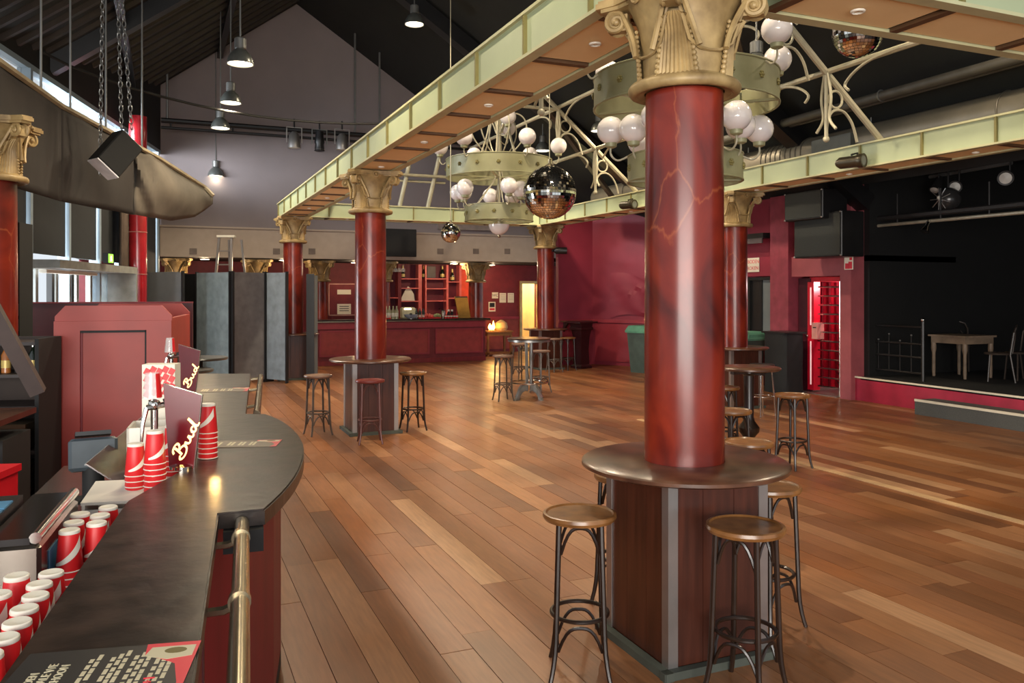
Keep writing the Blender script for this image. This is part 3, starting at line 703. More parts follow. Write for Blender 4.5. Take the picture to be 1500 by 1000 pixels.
for i, (X, z, y0, lb) in enumerate(((7.5, 4.57, 6.05, 'white tube purlin joining the trusses low down near the stage side'), (6.7, 5.27, 4.3, 'white tube purlin joining the trusses high on the stage side'), (4.4, 5.27, 4.3, 'white tube purlin joining the trusses high on the bar side'), (3.6, 4.57, 4.3, 'white tube purlin joining the trusses low down on the bar side'))):
    o = MB().tube([(X, y0, z), (X, 18.3, z)], .035, 8).build('purlin_tube', m_truss, label=lb, cat='purlin')
t = thing('end_brace', 'white tube brace standing on the far cross beam', 'brace', (4.9, 18.05, BZ+.33))
MB().tube([(0, 0, 0), (.22, 0, .95)], .05, 8).build('strut', m_truss, t); MB().tube([(.66, 0, 0), (.98, 0, 1.35)], .05, 8).build('strut', m_truss, t)
MB().tube([(-.3, -.06, .72), (1.1, -.06, .72)], .035, 8).build('tie', m_truss, t); MB().tube([(-.3, .06, .6), (1.1, .06, .6)], .03, 8).build('tie', m_truss, t)
# dark wind braces
for i, (p, q2) in enumerate((((6.1, 13.9, 5.9), (9.4, 16.2, 3.95)), ((6.3, 8.2, 5.7), (9.25, 11.1, 4.4)))):
    o = rafter('wind_brace', p, q2, .09, M('grey_brown_steel', (74, 62, 54), .6), ['grey steel wind brace slanting down beside the farther chandelier', 'grey steel wind brace slanting down behind the nearer chandelier'][i], 'brace')
# ================================================================ MIRROR BALLS
def mirror_ball(px, py, dia, d, label, cap=True, nn=(44, 24)):
    c = at_d(px, py, d); r = dia/2/F*d
    t = thing('mirror_ball', label, 'mirror ball', (c.x, c.y, c.z))
    core = MB().sphere(r*.985, n=24, m=14).build('core', m_blackg, t)
    mb = MB(); n, m = nn
    for j in range(m):
        a0, a1 = PI*(j+.06)/m, PI*(j+.94)/m
        k = max(4, int(n*math.sin((a0+a1)/2)))
        for i in range(k):
            b0, b1 = 2*PI*(i+.04)/k, 2*PI*(i+.96)/k
            jt = 1+random.uniform(-.0012, .0012)
            v = [(r*jt*math.sin(a)*math.cos(b), r*jt*math.sin(a)*math.sin(b), r*math.cos(a)) for a, b in ((a0, b0), (a1, b0), (a1, b1), (a0, b1))]
            mb.add(v, [[0, 1, 2, 3]])
    mb.build('mirror_tile', m_mirror, t, kind='stuff')
    if cap: MB().lathe([(r*.2, r*.96), (r*.18, r*1.02), (.02, r*1.1), (.02, r*1.25)], 14).build('cap', m_brass, t)
    MB().tube([(0, 0, r), (0, 0, max(.3, roofz(c.x)-c.z))], .008, 6).build('cable', m_truss, t)
    return t
mirror_ball(805, 282, 78, 12.6, 'large mirror ball hanging in the middle of the dance floor', nn=(60, 30))
mirror_ball(660, 341, 29, 13.5, 'small mirror ball hanging beside the chandelier with the glass dome')
mirror_ball(1257, 48, 72, 7.2, 'mirror ball half hidden above the near cross beam')
# ================================================================ PENDANT LAMPS
bulbW = (1, .84, .6)
def pendant(px, py, d, dia, label, power=60, g='industrial pendant lamps under the roof'):
    c = at_d(px, py, d); t = thing('pendant_lamp', label, 'lamp', (c.x, c.y, c.z), 0, g); r = dia/2
    s = MB().lathe([(r, 0), (r*1.0, r*.12), (r*.92, r*.45), (r*.7, r*.85), (r*.42, r*1.12), (r*.34, r*1.2), (r*.32, r*1.19), (r*.66, r*.83), (r*.88, r*.43), (r*.97, .004), (r, 0)], 28, None, True, False).build('shade', M('lamp_shade_metal', (112, 114, 110), .3, .6), t)
    MB().torus(r*.99, .008, .004, 28, 6).build('rim', m_lampgrey, s)
    MB().lathe([(r*.36, r*1.15), (r*.44, r*1.22), (r*.44, r*1.95), (r*.3, r*2.05)], 20).build('ballast_housing', m_lampgrey, t)
    MB().lathe([(0, -.0+r*.06), (r*.9, r*.06), (r*.9, r*.1), (0, r*.1)], 24, None, True, False).build('diffuser', m_bulb, t)
    MB().tube([(0, 0, r*2.0), (0, 0, max(.4, roofz(c.x)-c.z-.02))], .012, 6).build('cable', m_lampgrey, t)
    point('pendant_bulb', (0, 0, -.03), power, bulbW, .1, 150, None, t, .6)
    return t
pendant(352, 94, 11.4, .36, 'grey pendant lamp, biggest in the row over the fabric baffle', 160)
pendant(338, 151, 14.4, .36, 'grey pendant lamp, second in the row over the fabric baffle', 160)
pendant(323, 188, 16.2, .36, 'grey pendant lamp, third in the row, close above the one before the gable wall', 160)
pendant(316, 258, 19.3, .36, 'grey pendant lamp hanging lowest, right against the pale gable wall', 12)
pendant(607, 36, 15.4, .36, 'single pendant lamp high under the dark slope above the long beam', 420)
pendant(795, 221, 18.6, .34, 'pendant lamp glowing just above the large mirror ball', 200)
pendant(877, 192, 15.5, .30, 'unlit looking pendant lamp under the hoop of the nearer chandelier', 10)
pendant(1108, 104, 9.6, .34, 'dark pendant lamp behind the nearer chandelier on the stage side', 60)
# pendants added along the rows to brighten the floor, most above the frame
def pendant_w(X, Y, z, label, power):
    cx, d = X*CA-Y*SA, X*SA+Y*CA; return pendant(750+F*cx/d, HZ-(z-CZ)*F/d, d, .36, label, power)
for i, Y in enumerate((11.2, 7.4, 3.6)): pendant_w(4.3, Y, 6.7, ['pendant lamp high over the dance floor, above the large mirror ball', 'pendant lamp high over the dance floor, above the nearer chandelier', 'pendant lamp high above the near cross beam'][i], (420, 380, 150)[i])
for i, Y in enumerate((8.2, 4.6)): pendant_w(1.03, Y, 5.05, ['pendant lamp above the curved bulge of the bar counter', 'pendant lamp above the beer taps'][i], (200, 70)[i])
for i, Y in enumerate((12.4, 6.2)): pendant_w(7.9, Y, 5.5, ['pendant lamp above the turned pedestal table', 'pendant lamp above the near part of the long beam'][i], (260, 120)[i])
# ================================================================ BAR COUNTER (local x = across, towards the dance floor; local y = along)
BR = -math.radians(5.0); BO = Vector((.0527, 1.778, 0)); BMX = TR(*BO) @ RZ(BR)
def BW(t, s, z=0): return BMX @ Vector((t, s, z))
BT = 1.12
def bez(a, b, c, n=8): return [((1-u)**2*a[0]+2*u*(1-u)*b[0]+u*u*c[0], (1-u)**2*a[1]+2*u*(1-u)*b[1]+u*u*c[1]) for u in [i/n for i in range(n+1)]]
bar = thing('bar_counter', 'long bar counter with a worn black top, curved bulge and red-brown front', 'bar counter', BO, BR)
outline = [(0, -1.6), (.015, 1.17), (.165, 1.18)]
outline += bez((.165, 1.18), (.36, 1.75), (.372, 2.4), 10)[1:]+bez((.372, 2.4), (.37, 3.05), (.22, 3.47), 8)[1:]
outline += [(.10, 3.52), (.146, 6.1), (-.41, 6.28), (-.41, 3.6), (-.22, 3.3), (-.13, 2.1), (-.15, 1.95), (-.303, 1.447), (-.35, .04), (-.36, -1.6)]
def inset(poly, d):
    n = len(poly); out = []
    for i in range(n):
        p0, p1, p2 = Vector(poly[i-1]), Vector(poly[i]), Vector(poly[(i+1) % n])
        e1 = (p1-p0).normalized(); e2 = (p2-p1).normalized(); nn = Vector((-e1.y-e2.y, e1.x+e2.x))
        out.append(tuple(p1+nn.normalized()*d))
    return out
tp = MB().prism(outline, BT-.055, BT-.006); tp.prism(inset(outline, .006), BT-.006, BT); tp.build('counter_top', m_bartop, bar)
fr = [(-.05, -1.6), (-.035, 1.25), (.08, 1.5), (.22, 2.0), (.27, 2.5), (.24, 3.0), (.1, 3.4), (0, 3.55), (.05, 6.05), (-.3, 6.2), (-.3, 3.6), (-.1, 3.0), (-.05, 2.2), (-.1, 1.5), (-.1, -1.6)]
MB().prism(fr, .08, BT-.055).build('front_panel', m_barred, bar)
MB().prism([(p[0]+.0, p[1]) for p in fr], 0, .08).build('plinth', m_black, bar)
for i, s in enumerate((-.6, .0, .6, 1.15)): MB().box((-.055, s-.03, .1), (-.03, s+.03, BT-.06)).build('batten', M('dark_red_batten', (84, 22, 26), .5), bar)
MB().tube([(-.03, -1.0, .5), (.0, .1, .42), (-.01, 1.2, .4)], .012, 6).build('cable_trim', m_burg, bar)
box('bracket_block', (.03, 1.13, BT-.13), (.16, 1.19, BT-.056), m_black, bar)
rail = MB().tube([(.085, -1.5, 1.08), (.09, 1.17, 1.08)], .024, 16).build('hand_rail', m_brass, bar)
for s in (-.5, .43, 1.0):
    MB().tube([(.087, s-.012, 1.08), (.087, s+.012, 1.08)], .029, 16).build('collar', m_brass, rail)
    MB().tube([(.085, s, 1.075), (.05, s, 1.06), (.0, s+.01, 1.055), (-.04, s+.02, 1.06)], .012, 6).build('bracket', m_brass, rail)
rail = MB().tube([(.17, 3.75, 1.08), (.235, 6.2, 1.08)], .024, 12).build('hand_rail', m_brass, bar)
for s in (4.2, 5.2, 6.05): MB().tube([(.18+(s-3.75)*.024, s, 1.08), (.1, s, 1.065), (.02, s, 1.06)], .012, 6).build('bracket', m_brass, rail)
# inner worktop
wk = thing('back_worktop', 'dark worktop shelf behind the bar counter carrying cups and dispenser', 'worktop', BO, BR)
box('shelf', (-1.0, -1.6, .80), (-.37, 1.95, .84), m_blackg, wk); box('back_board', (-.375, -1.6, .3), (-.365, 1.4, .80), m_black, wk)
box('cabinet', (-.98, -1.6, 0), (-.38, 1.9, .80), m_black, wk)
# cups
cp = thing('paper_cup', 'x', 'cup'); cp.scale = (1.1, 1.1, 1.1)
cup_prof = [(.036, 0), (.038, .004), (.0285, .115), (.0265, .12), (.026, .116), (.0, .114)]
cb = MB().lathe(cup_prof, 24, None, True, False).build('cup_body', m_cupred, cp)
MB().lathe([(.0290, .1105), (.0295, .1125), (.0287, .119), (.0262, .1212), (.0, .1165)], 24, None, True, False).build('cup_base', m_white, cp)
MB().torus(.0375, .0022, .003, 24, 6).build('cup_rim', m_white, cp)
sw = MB(); v = []; f = []
for i in range(15):
    u = i/14; a = -1.2+2.4*u; z0 = .02+.05*u*u; w_ = .006+.028*u
    for z in (z0, z0+w_):
        rr = .0378-(z/.115)*.0092+.0008; v.append((rr*math.cos(a), rr*math.sin(a), z))
for i in range(14): f.append([2*i, 2*i+2, 2*i+3, 2*i+1])
sw.add(v, f, True).build('swoosh_print', m_white, cp)
cup_used = [False]
def cup(loc, rz, label, group):
    if not cup_used[0]: cup_used[0] = True; cp.location = loc; cp.rotation_euler = (0, 0, rz); tag(cp, label, None, group); return cp
    return dup(cp, loc, rz, label, group)
def cup_stack(t, s, z, n, label, group):
    for i in range(n): cup(BW(t, s, z+i*.0225), random.uniform(-2.4, -.6), ('topmost ' if i == n-1 else 'lower ')+label, group+(', tops' if i == n-1 else ', nested below'))
lab1 = 'red paper cup in the upside-down stacks under the counter edge beside the menu card'
near = [(-.415, .80), (-.425, .71), (-.415, .62), (-.42, .53), (-.415, .44), (-.42, .35), (-.50, .80), (-.51, .66), (-.51, .53), (-.51, .40), (-.43, .26), (-.60, .55), (-.6, .42)]
for t_, s_ in near: cup_stack(t_, s_, .842, 6, lab1, 'cups stacked near the menu card')
lab2 = 'red paper cup in the upside-down stacks between the steel dispenser and white tub'
for t_, s_ in ((-.375, 1.52), (-.385, 1.41), (-.38, 1.31), (-.455, 1.45), (-.455, 1.34), (-.45, 1.24)): cup_stack(t_, s_, .842, 6, lab2, 'cups stacked by the white tub')
# steel dispenser
t = thing('steel_dispenser', 'stainless steel countertop dispenser with a sloping dark glass lid', 'dispenser', BW(-.50, 1.08, .84), BR)
box('housing', (-.15, 0, 0), (0, .6, .25), m_steel, t, bev=.012)
MB().add([(-.15, .0, .251), (-.03, .0, .251), (-.03, .6, .251), (-.15, .6, .251), (-.15, .0, .272), (-.03, .0, .272), (-.03, .6, .275), (-.15, .6, .275)], [[4, 5, 6, 7], [0, 1, 5, 4], [1, 2, 6, 5], [2, 3, 7, 6], [3, 0, 4, 7]]).build('lid', M('dark_lid', (40, 36, 36), .15, .5), t)
MB().tube([(-.015, .0, .27), (-.015, .6, .272)], .018, 10).build('edge_rail', m_chrome, t)
box('sticker', (.001, .1, .08), (.003, .24, .2), m_blue, t)
# label strip row
t = thing('flavour_rack', 'tilted black rack of small blue, green and orange flavour labels', 'rack', BW(-.72, 1.05, .84), BR)
box('rack_body', (-.06, -.1, 0), (.06, .52, .30), m_blackg, t)
for i, mt_ in enumerate((m_orange, m_lime, m_blue, m_blue)):
    MB().box((-.055, -.055, 0), (.055, .055, .006), RX(.0)).build('label_tile', mt_, t, loc=(.0, -.02+i*.125, .301))
# white tub
t = thing('white_tub', 'white plastic tub with an inner tray, at the bend of the bar counter', 'tub', BW(-.51, 1.80, .84), BR-.1)
mb = MB()
for a, b in (((0, 0, 0), (.30, .2, .012)), ((0, 0, 0), (.30, .012, .17)), ((0, .188, 0), (.30, .2, .2)), ((0, 0, 0), (.012, .2, .19)), ((.288, 0, 0), (.30, .2, .19))): mb.box(a, b)
mb.build('tub_body', m_white, t)
MB().box((-.005, -.005, 0), (.31, .21, .012), TR(0, .01, .19) @ RX(.18)).build('tray', m_white, t)
# drip tray and perspex guard
t = thing('perspex_guard', 'smoky perspex splash guard beside the beer taps', 'guard', BW(-.31, 2.02, .84), BR)
gp = [(-.577+.31, 2.28-2.02, .26), (-.5+.31, 3.78-2.02, .26), (.11, 1.6, .05), (.06, .2, .03)]
g0 = MB().add(gp, [[0, 1, 2, 3]]).build('pane', m_smoke, t)
md = g0.modifiers.new('th', 'SOLIDIFY'); md.thickness = .006
MB().tube([gp[0], gp[1]], .005, 6).build('edge', m_glass, t)
box('drip_tray', (-.05, -.02, -.04), (.1, .9, .0), m_steel, t)
# ---- beer taps with lettered signs
def script_bud():
    b = MB()
    strokes = [[(-.02, .30), (.02, .52), (.06, .78), (.07, .95)], [(-.14, .8), (-.05, .96), (.12, 1.0), (.26, .9), (.22, .72), (.06, .6), (.2, .56), (.32, .42), (.26, .2), (.05, .1), (-.14, .16), (-.2, .3), (-.08, .4)],
               [(.42, .5), (.44, .28), (.52, .18), (.62, .26), (.68, .5)], [(.68, .5), (.7, .26), (.78, .16), (.86, .24)],
               [(1.1, .46), (1.0, .52), (.9, .4), (.92, .24), (1.0, .18), (1.1, .3), (1.2, .6), (1.26, 1.0)], [(1.22, .8), (1.16, .4), (1.2, .2), (1.32, .2)]]
    for s in strokes:
        P = []
        for i in range(len(s)-1):
            p0, p1, p2, p3 = s[max(i-1, 0)], s[i], s[i+1], s[min(i+2, len(s)-1)]
            for k in range(5):
                u = k/5; P.append(tuple(.5*((2*p1[c])+(-p0[c]+p2[c])*u+(2*p0[c]-5*p1[c]+4*p2[c]-p3[c])*u*u+(-p0[c]+3*p1[c]-3*p2[c]+p3[c])*u**3) for c in (0, 1)))
        P.append(s[-1]); b.tube([(p[0], p[1], 0) for p in P], [.055]*len(P), 6)
    return b
def tap_sign(t, s, z, rz, label, sc=1.0):
    o = thing('beer_tap_sign', label, 'tap sign', BW(t, s, z), BR+rz, 'maroon beer tap signs')
    o.scale = (sc,)*3
    pf = [(-.05, 0), (.05, 0), (.062, .10), (.085, .31), (-.075, .36)]
    MB().prism(pf, -.012, .012, RX(PI/2)).build('plaque', m_signred, o)
    MB().tube([(.05, 0, 0), (.062, 0, .10), (.085, 0, .31), (-.075, 0, .36), (-.05, 0, 0)], .004, 6).build('edge_trim', m_chrome, o)
    lt = script_bud(); m_ = TR(.022, -.014, .125) @ RY(-1.12) @ RX(PI/2) @ Matrix.Diagonal((.115, .062, .02, 1)) @ TR(-.55, -.5, 0)
    lt.v = [tuple(m_ @ Vector(p)) for p in lt.v]; lt.build('lettering', m_glow, o, label='glowing script lettering Bud')
    MB().lathe([(.045, -.002), (.05, .0), (.05, .012), (.03, .02)], 16).build('base', m_chrome, o)
    return o
tap_sign(-.155, 1.97, BT, -.28, 'maroon flared tap sign with glowing Bud lettering, on the counter edge before the other sign')
tap_sign(-.30, 4.76, BT, -.28, 'maroon flared tap sign standing behind the brighter lettered sign')
point('sign_glow', BW(-.02, 1.86, BT+.06), .35, (1, .6, .2), .02)
def tap(t, s, label):
    o = thing('beer_tap', label, 'beer tap', BW(t, s, .84), BR, 'chrome beer taps')
    MB().tube([(0, 0, 0), (0, 0, .5), (-.01, 0, .545)], .016, 10).build('column', m_chrome, o)
    MB().tube([(.14, .0, .51), (.05, 0, .52), (-.03, -.02, .51)], .014, 8).build('faucet', m_chrome, o)
    MB().tube([(-.03, -.02, .51), (-.045, -.03, .44), (-.05, -.03, .36)], [.012, .01, .007], 8).build('spout', m_chrome, o)
    MB().sphere(.028, (0, 0, .52), 12, 8).build('valve', m_chrome, o)
    MB().tube([(.04, 0, .53), (.09, 0, .55)], .016, 8).build('handle', m_black, o)
    return o
tap(-.29, 2.24, 'chrome beer tap with a clear glass perched on it, next to the lettered sign')
tap(-.46, 5.24, 'chrome beer tap with a clear glass perched on it, behind the lettered sign')
def glass_on(t, s, z, label):
    o = thing('beer_glass', label, 'glass', BW(t, s, z), BR, 'upturned glasses on the taps')
    MB().lathe([(.042, 0), (.030, .115), (0, .117), (0, .113), (.028, .111), (.039, 0), (.042, 0)], 24, None, True, False).build('glass', m_glass, o)
    v = []; f = []
    for i in range(9):
        a = -1.0+i*.17
        for z_ in (.004, .112): rr = .043-.0115*z_/.115; v.append((rr*math.cos(a), rr*math.sin(a), z_))
    for i in range(8): f.append([2*i, 2*i+2, 2*i+3, 2*i+1])
    MB().add(v, f, True).build('red_band', m_cupred, o)
glass_on(-.30, 2.24, 1.39, 'clear upturned glass with a red band on the tap before the lettered sign'); glass_on(-.47, 5.24, 1.39, 'clear upturned glass with a red band on the farther tap')
# can and cup towers at the taps
lab3 = 'red and white paper cup in a tall tower next to the lettered tap sign'
for t_, s_, n_, z_ in ((-.245, 1.80, 16, .842), (-.33, 1.92, 13, .842), (-.20, 2.08, 15, .842), (-.06, 2.16, 6, BT+.001)): cup_stack(t_, s_, z_, n_, lab3, 'cup towers by the taps')
t = thing('cup_caddy', 'cream cup caddy behind the lettered tap sign', 'caddy', BW(-.42, 2.36, .84), BR)
for a, b in (((0, 0, 0), (.012, .24, .40)), ((0, 0, 0), (.25, .012, .40)), ((0, .228, 0), (.25, .24, .40)), ((0, 0, 0), (.25, .24, .012))): box('panel', a, b, m_white, t)
t = thing('straw_box', 'open carton with a red and white checked print behind the taps', 'carton', BW(-.29, 2.78, .84), BR-.2)
box('carton', (-.1, -.05, 0), (.06, .05, .66), m_paper, t)
for i in range(5):
    for j in range(4): MB().box((-.014, -.002, -.016), (.014, 0, .016), TR(-.075+i*.03, -.0505, .51+j*.038+(i % 2)*.01) @ RY(.5)).build('print_dash', m_cupred, t)
t = thing('card_terminal', 'dark grey payment terminal behind the counter near the taps', 'terminal', BW(-.62, 2.75, .98), BR+.2)
MB().box((-.11, -.05, 0), (.11, .05, .16), RX(-.25), .015).build('terminal_body', M('slate_plastic', (62, 70, 76), .5), t); MB().cyl(.05, -.14, .02, 16).build('stand', m_black, t)
MB().box((-.08, -.06, .17), (.08, .06, .19), RX(-.25)).build('printer_lid', m_blackg, t)
box('stand_foot', (-.12, -.1, -.16), (.12, .1, -.14), m_black, t)
t = thing('tap_cabinet', 'black cabinet under the terminal behind the counter', 'cabinet', BW(-.62, 2.75, 0), BR); box('cabinet_body', (-.3, -.5, .0), (.22, .9, .83), m_black, t); box('cabinet_top', (-.3, -.5, .83), (.22, .9, .84), m_steel, t)
# menu cards on the counter
def menu(t, s, w_, l_, rz, label, full):
    o = thing('menu_card', label, 'menu card', BW(t, s, BT+.001), BR+rz, 'printed menu cards on the bar')
    box('card', (0, 0, 0), (w_, l_, .002), m_ink if full else M('tan_card', (96, 78, 60), .4), o)
    e = .0025
    MB().prism([(w_*.68, l_), (w_, l_), (w_, 0), (w_*.92, 0), (w_*.96, l_*.3), (w_*.9, l_*.62), (w_*.8, l_*.72), (w_*.7, l_*.8)], .002, e).build('red_print', m_pinkp, o)
    MB().prism([(w_*.7, l_*.78), (w_*.72, l_*.93), (w_*.98, l_*.93), (w_*.98, l_*.74), (w_*.84, l_*.70)], e, e+.0004).build('cup_print', m_text, o)
    MB().lathe([(0, e+.0004), (.02, e+.0004), (.02, e+.0008), (0, e+.0008)], 18, TR(w_*.87, l_*.85, 0) @ Matrix.Diagonal((1.1, .7, 1, 1)), False, False).build('emblem_print', M('olive_print', (96, 84, 30), .5), o)
    if full:
        for k, (X, txt, sz) in enumerate(((.045, 'DEN', .024), (.068, 'IDEALE WE', .024), (.092, 'SCHOON', .024))):
            link('lettering', text_mesh(txt, sz, m_text), o, (X, l_*.55+.0*k, .0024), PI/2)
        for gx, cc in ((.135, 2), (.175, 3), (.22, 3), (.265, 3)):
            for c in range(cc):
                for r in range(7):
                    ww = random.uniform(.016, .026); MB().box((gx+c*.0125-.0042, l_*.1+r*.029+.01*c, .002), (gx+c*.0125+.0042, l_*.1+r*.029+.01*c+ww, .0024)).build('small_print', m_text, o)
        link('lettering', text_mesh('1+1', .03, m_pinkp), o, (w_*.8, l_*.34, .0028), PI/2)
    else:
        for gx in (.1, .13, .16, .24, .27, .33, .36, .42, .45): MB().box((w_*gx*1.5, l_*.25, .002), (w_*(gx*1.5+.03), l_*.75, .0024)).build('small_print', m_text, o)
q = BMX.inverted() @ at_z(275, 931, BT); menu(q.x-.335, q.y-.27, .335, .27, -.12, 'black menu card with cream lettering and a red corner, beside the cup stacks', True)
q = BMX.inverted() @ at_z(404, 641, BT); menu(q.x-.38, q.y-.18, .38, .18, -.2, 'tan bar mat with a red corner on the curved bulge of the counter', False)
q = BMX.inverted() @ at_z(362, 567, BT); menu(q.x-.4, q.y-.25, .4, .25, -.1, 'tan bar mat on the straight far part of the counter', False)
# ================================================================ BEHIND THE BAR: booth, shelves, crate
q = at_d(80, 448, 6.9); q2 = at_d(252, 448, 6.9)
t = thing('panelled_booth', 'red-brown panelled booth with clipped top corners behind the bar counter', 'booth', (q.x, q.y, 0), -.14)
bw = .92; m_booth = M('booth_red', (146, 44, 34), .5, var=.14, scale=3)
pf = [(0, 0), (bw, 0), (bw, 1.66), (bw-.08, 1.75), (.08, 1.75), (0, 1.66)]
MB().prism(pf, -.04, 0, RX(PI/2)).build('front_board', m_booth, t); MB().prism(pf, -1.3, -1.26, RX(PI/2)).build('back_board', m_booth, t)
box('side_board', (bw-.04, .04, 0), (bw, 1.26, 1.64), m_booth, t); box('side_board', (0, .04, 0), (.04, 1.26, 1.64), m_booth, t)
fm = m_booth
for a, b in (((.0, -.03, 0), (.2, 0, 1.54)), ((bw-.2, -.03, 0), (bw, 0, 1.54)), ((0, -.03, 1.54), (bw, 0, 1.62))): box('frame_stile', a, b, fm, t)
box('panel_shadow_bead', (.2, -.012, 0), (.215, 0, 1.54), m_burg, t); box('panel_shadow_bead', (bw-.215, -.02, 0), (bw-.2, 0, 1.54), m_black, t); box('panel_shadow_bead', (.2, -.02, 1.52), (bw-.2, 0, 1.54), m_black, t)
for y in (.35, .7): box('slot', (bw, y, .95), (bw+.004, y+.1, 1.3), m_black, t)
# low dark screen behind the booth
q = at_d(44, 444, 8.6); q2 = at_d(285, 444, 8.6)
t = thing('burgundy_screen', 'dark burgundy panel screen behind the booth', 'screen', (q.x, q.y, 0), -.14)
box('screen_board', (-.1, 0, 0), (1.6, .05, 1.745), M('dark_burgundy', (70, 22, 28), .55), t); box('cap_rail', (-.1, -.02, 1.745), (1.6, .07, 1.76), m_burg, t)
# back shelving at the left edge
q = at_d(72, 600, 6.6)
t = thing('back_shelf', 'dark shelving unit with brown bins beside the booth', 'shelving', (q.x, q.y, 0), -.25)
for x0, x1 in ((-.03, 0), (-1.23, -1.2)): box('upright', (x0, -.2, 0), (x1, .25, 1.5), m_black, t)
for z in (.25, .6, .95, 1.2, 1.45): box('shelf_board', (-1.2, -.2, z), (-.03, .25, z+.025), M('dark_shelf', (40, 30, 28), .5), t)
box('back_panel', (-1.2, .23, 0), (-.03, .25, 1.5), M('brown_back', (46, 34, 28), .7), t)
def at_shelf(x, y, z): return TR(q.x, q.y, 0) @ RZ(-.25) @ Vector((x, y, z))
for i, (x, z, w_, h_) in enumerate(((-.3, .627, .36, .2), (-.3, .277, .36, .22), (-.72, .627, .3, .2))):
    o = thing('storage_bin', ['brown bin on the middle shelf beside the booth', 'brown bin on the lowest shelf beside the booth', 'brown bin farther along the middle shelf behind the bar'][i], 'bin', at_shelf(x, 0, z), -.25)
    MB().prism([(-w_/2, -.15), (w_/2, -.15), (w_/2, .15), (-w_/2, .15)], 0, h_).build('bin_body', M('brown_bin', (96, 80, 60), .6), o); box('bin_lip', (-w_/2-.01, -.17, h_-.03), (w_/2+.01, -.15, h_), m_darkbar, o)
for i in range(6):
    o = thing('spirit_bottle', 'dark bottle on the shelf beside the red booth', 'bottle', at_shelf(-.1-i*.1, -.05, 1.226), 0, 'bottles on the shelf beside the booth')
    MB().lathe([(.035, 0), (.035, .14), (.012, .19), (.012, .22)], 12).build('bottle_body', [m_bottle, m_black, M('amber_glass', (150, 90, 40), .2)][i % 3], o)
    MB().lathe([(.014, .205), (.014, .222), (0, .223)], 10, None, True, False).build('stopper', m_chrome, o)
    MB().lathe([(.0355, .04), (.0355, .1)], 12, None, True, False).build('label_band', m_foil, o)
q = at_d(12, 690, 4.9)
t = thing('bottle_crate', 'bright red plastic crate on the floor behind the bar', 'crate', (q.x-.22, q.y, 0), -.3)
for z in (0, .42):
    for a, b in (((-.22, -.16, z), (.22, -.14, z+.36)), ((-.22, .14, z), (.22, .16, z+.36)), ((-.22, -.14, z), (-.2, .14, z+.36)), ((.2, -.14, z), (.22, .14, z+.36)), ((-.2, -.14, z), (.2, .14, z+.02))): box('crate_side', a, b, m_red, t)
box('crate_lid', (-.235, -.175, .78), (.235, .175, .82), m_red, t)
# dark flight case pillar / equipment rack next to the near column, sloping beam
q = at_d(27, 500, 7.6)
t = thing('equipment_rack', 'tall narrow black equipment rack next to the gilded column behind the bar', 'rack', (q.x, q.y, 0), -.3)
box('rack_body', (-.08, -.15, 0), (.08, .1, 2.5), m_black, t)
for i in range(6): box('rack_unit', (-.08, -.165, .95+i*.14), (.075, -.15, 1.06+i*.14), M('charcoal_unit', (34, 32, 34), .4), t)
for i in range(4): MB().sphere(.012, (-.05+.03*i, -.168, 1.6), 8, 6).build('knob', m_chrome, t)
t = thing('side_counter', 'dark counter shelf behind the bar beside the red crate', 'counter', at_d(-30, 590, 5.6)*1.0, -.2)
t.location.z = 0
box('top', (-.7, -.3, .98), (.22, .4, 1.02), m_darkwood, t); box('apron', (-.7, -.28, .86), (.2, -.26, .98), M('brown_apron', (84, 56, 44), .6), t); box('body', (-.7, -.1, 0), (.18, .4, .86), m_black, t)
p0, p1 = at_d(-40, 400, 5.7), at_d(56, 575, 6.0)
tag(MB().tube([p0, p1], .07, 4, smooth=False).build('slanted_post', M('grey_brown_post', (58, 44, 40), .6)), 'slanted dark wooden post in front of the shelving behind the bar', 'post')
# ================================================================ FABRIC BAFFLE over the bar
ctrl = [(-60, 6.4), (0, 7.2), (40, 8.0), (100, 9.3), (150, 10.3), (200, 11.4), (250, 12.4), (300, 13.6)]
def baffle_pt(px):
    for (a, da), (b, db) in zip(ctrl[:-1], ctrl[1:]):
        if px <= b: return da+(db-da)*(px-a)/(b-a)
    return ctrl[-1][1]
t = thing('fabric_baffle', 'curved dark fabric baffle with a pale top rim, hung before the glazed wall', 'baffle', (0, 0, 0))
seams = [-60, 90, 197, 312]; rim = []
topy = [(-60, 52), (0, 95), (90, 158), (230, 232), (300, 276), (315, 292)]; boty = [(-60, 258), (0, 266), (40, 280), (100, 297), (200, 315), (250, 323), (285, 318), (300, 308), (315, 296)]
def interp(tb, x):
    for (a, va), (b, vb) in zip(tb[:-1], tb[1:]):
        if x <= b: return va+(vb-va)*(x-a)/(b-a)
    return tb[-1][1]
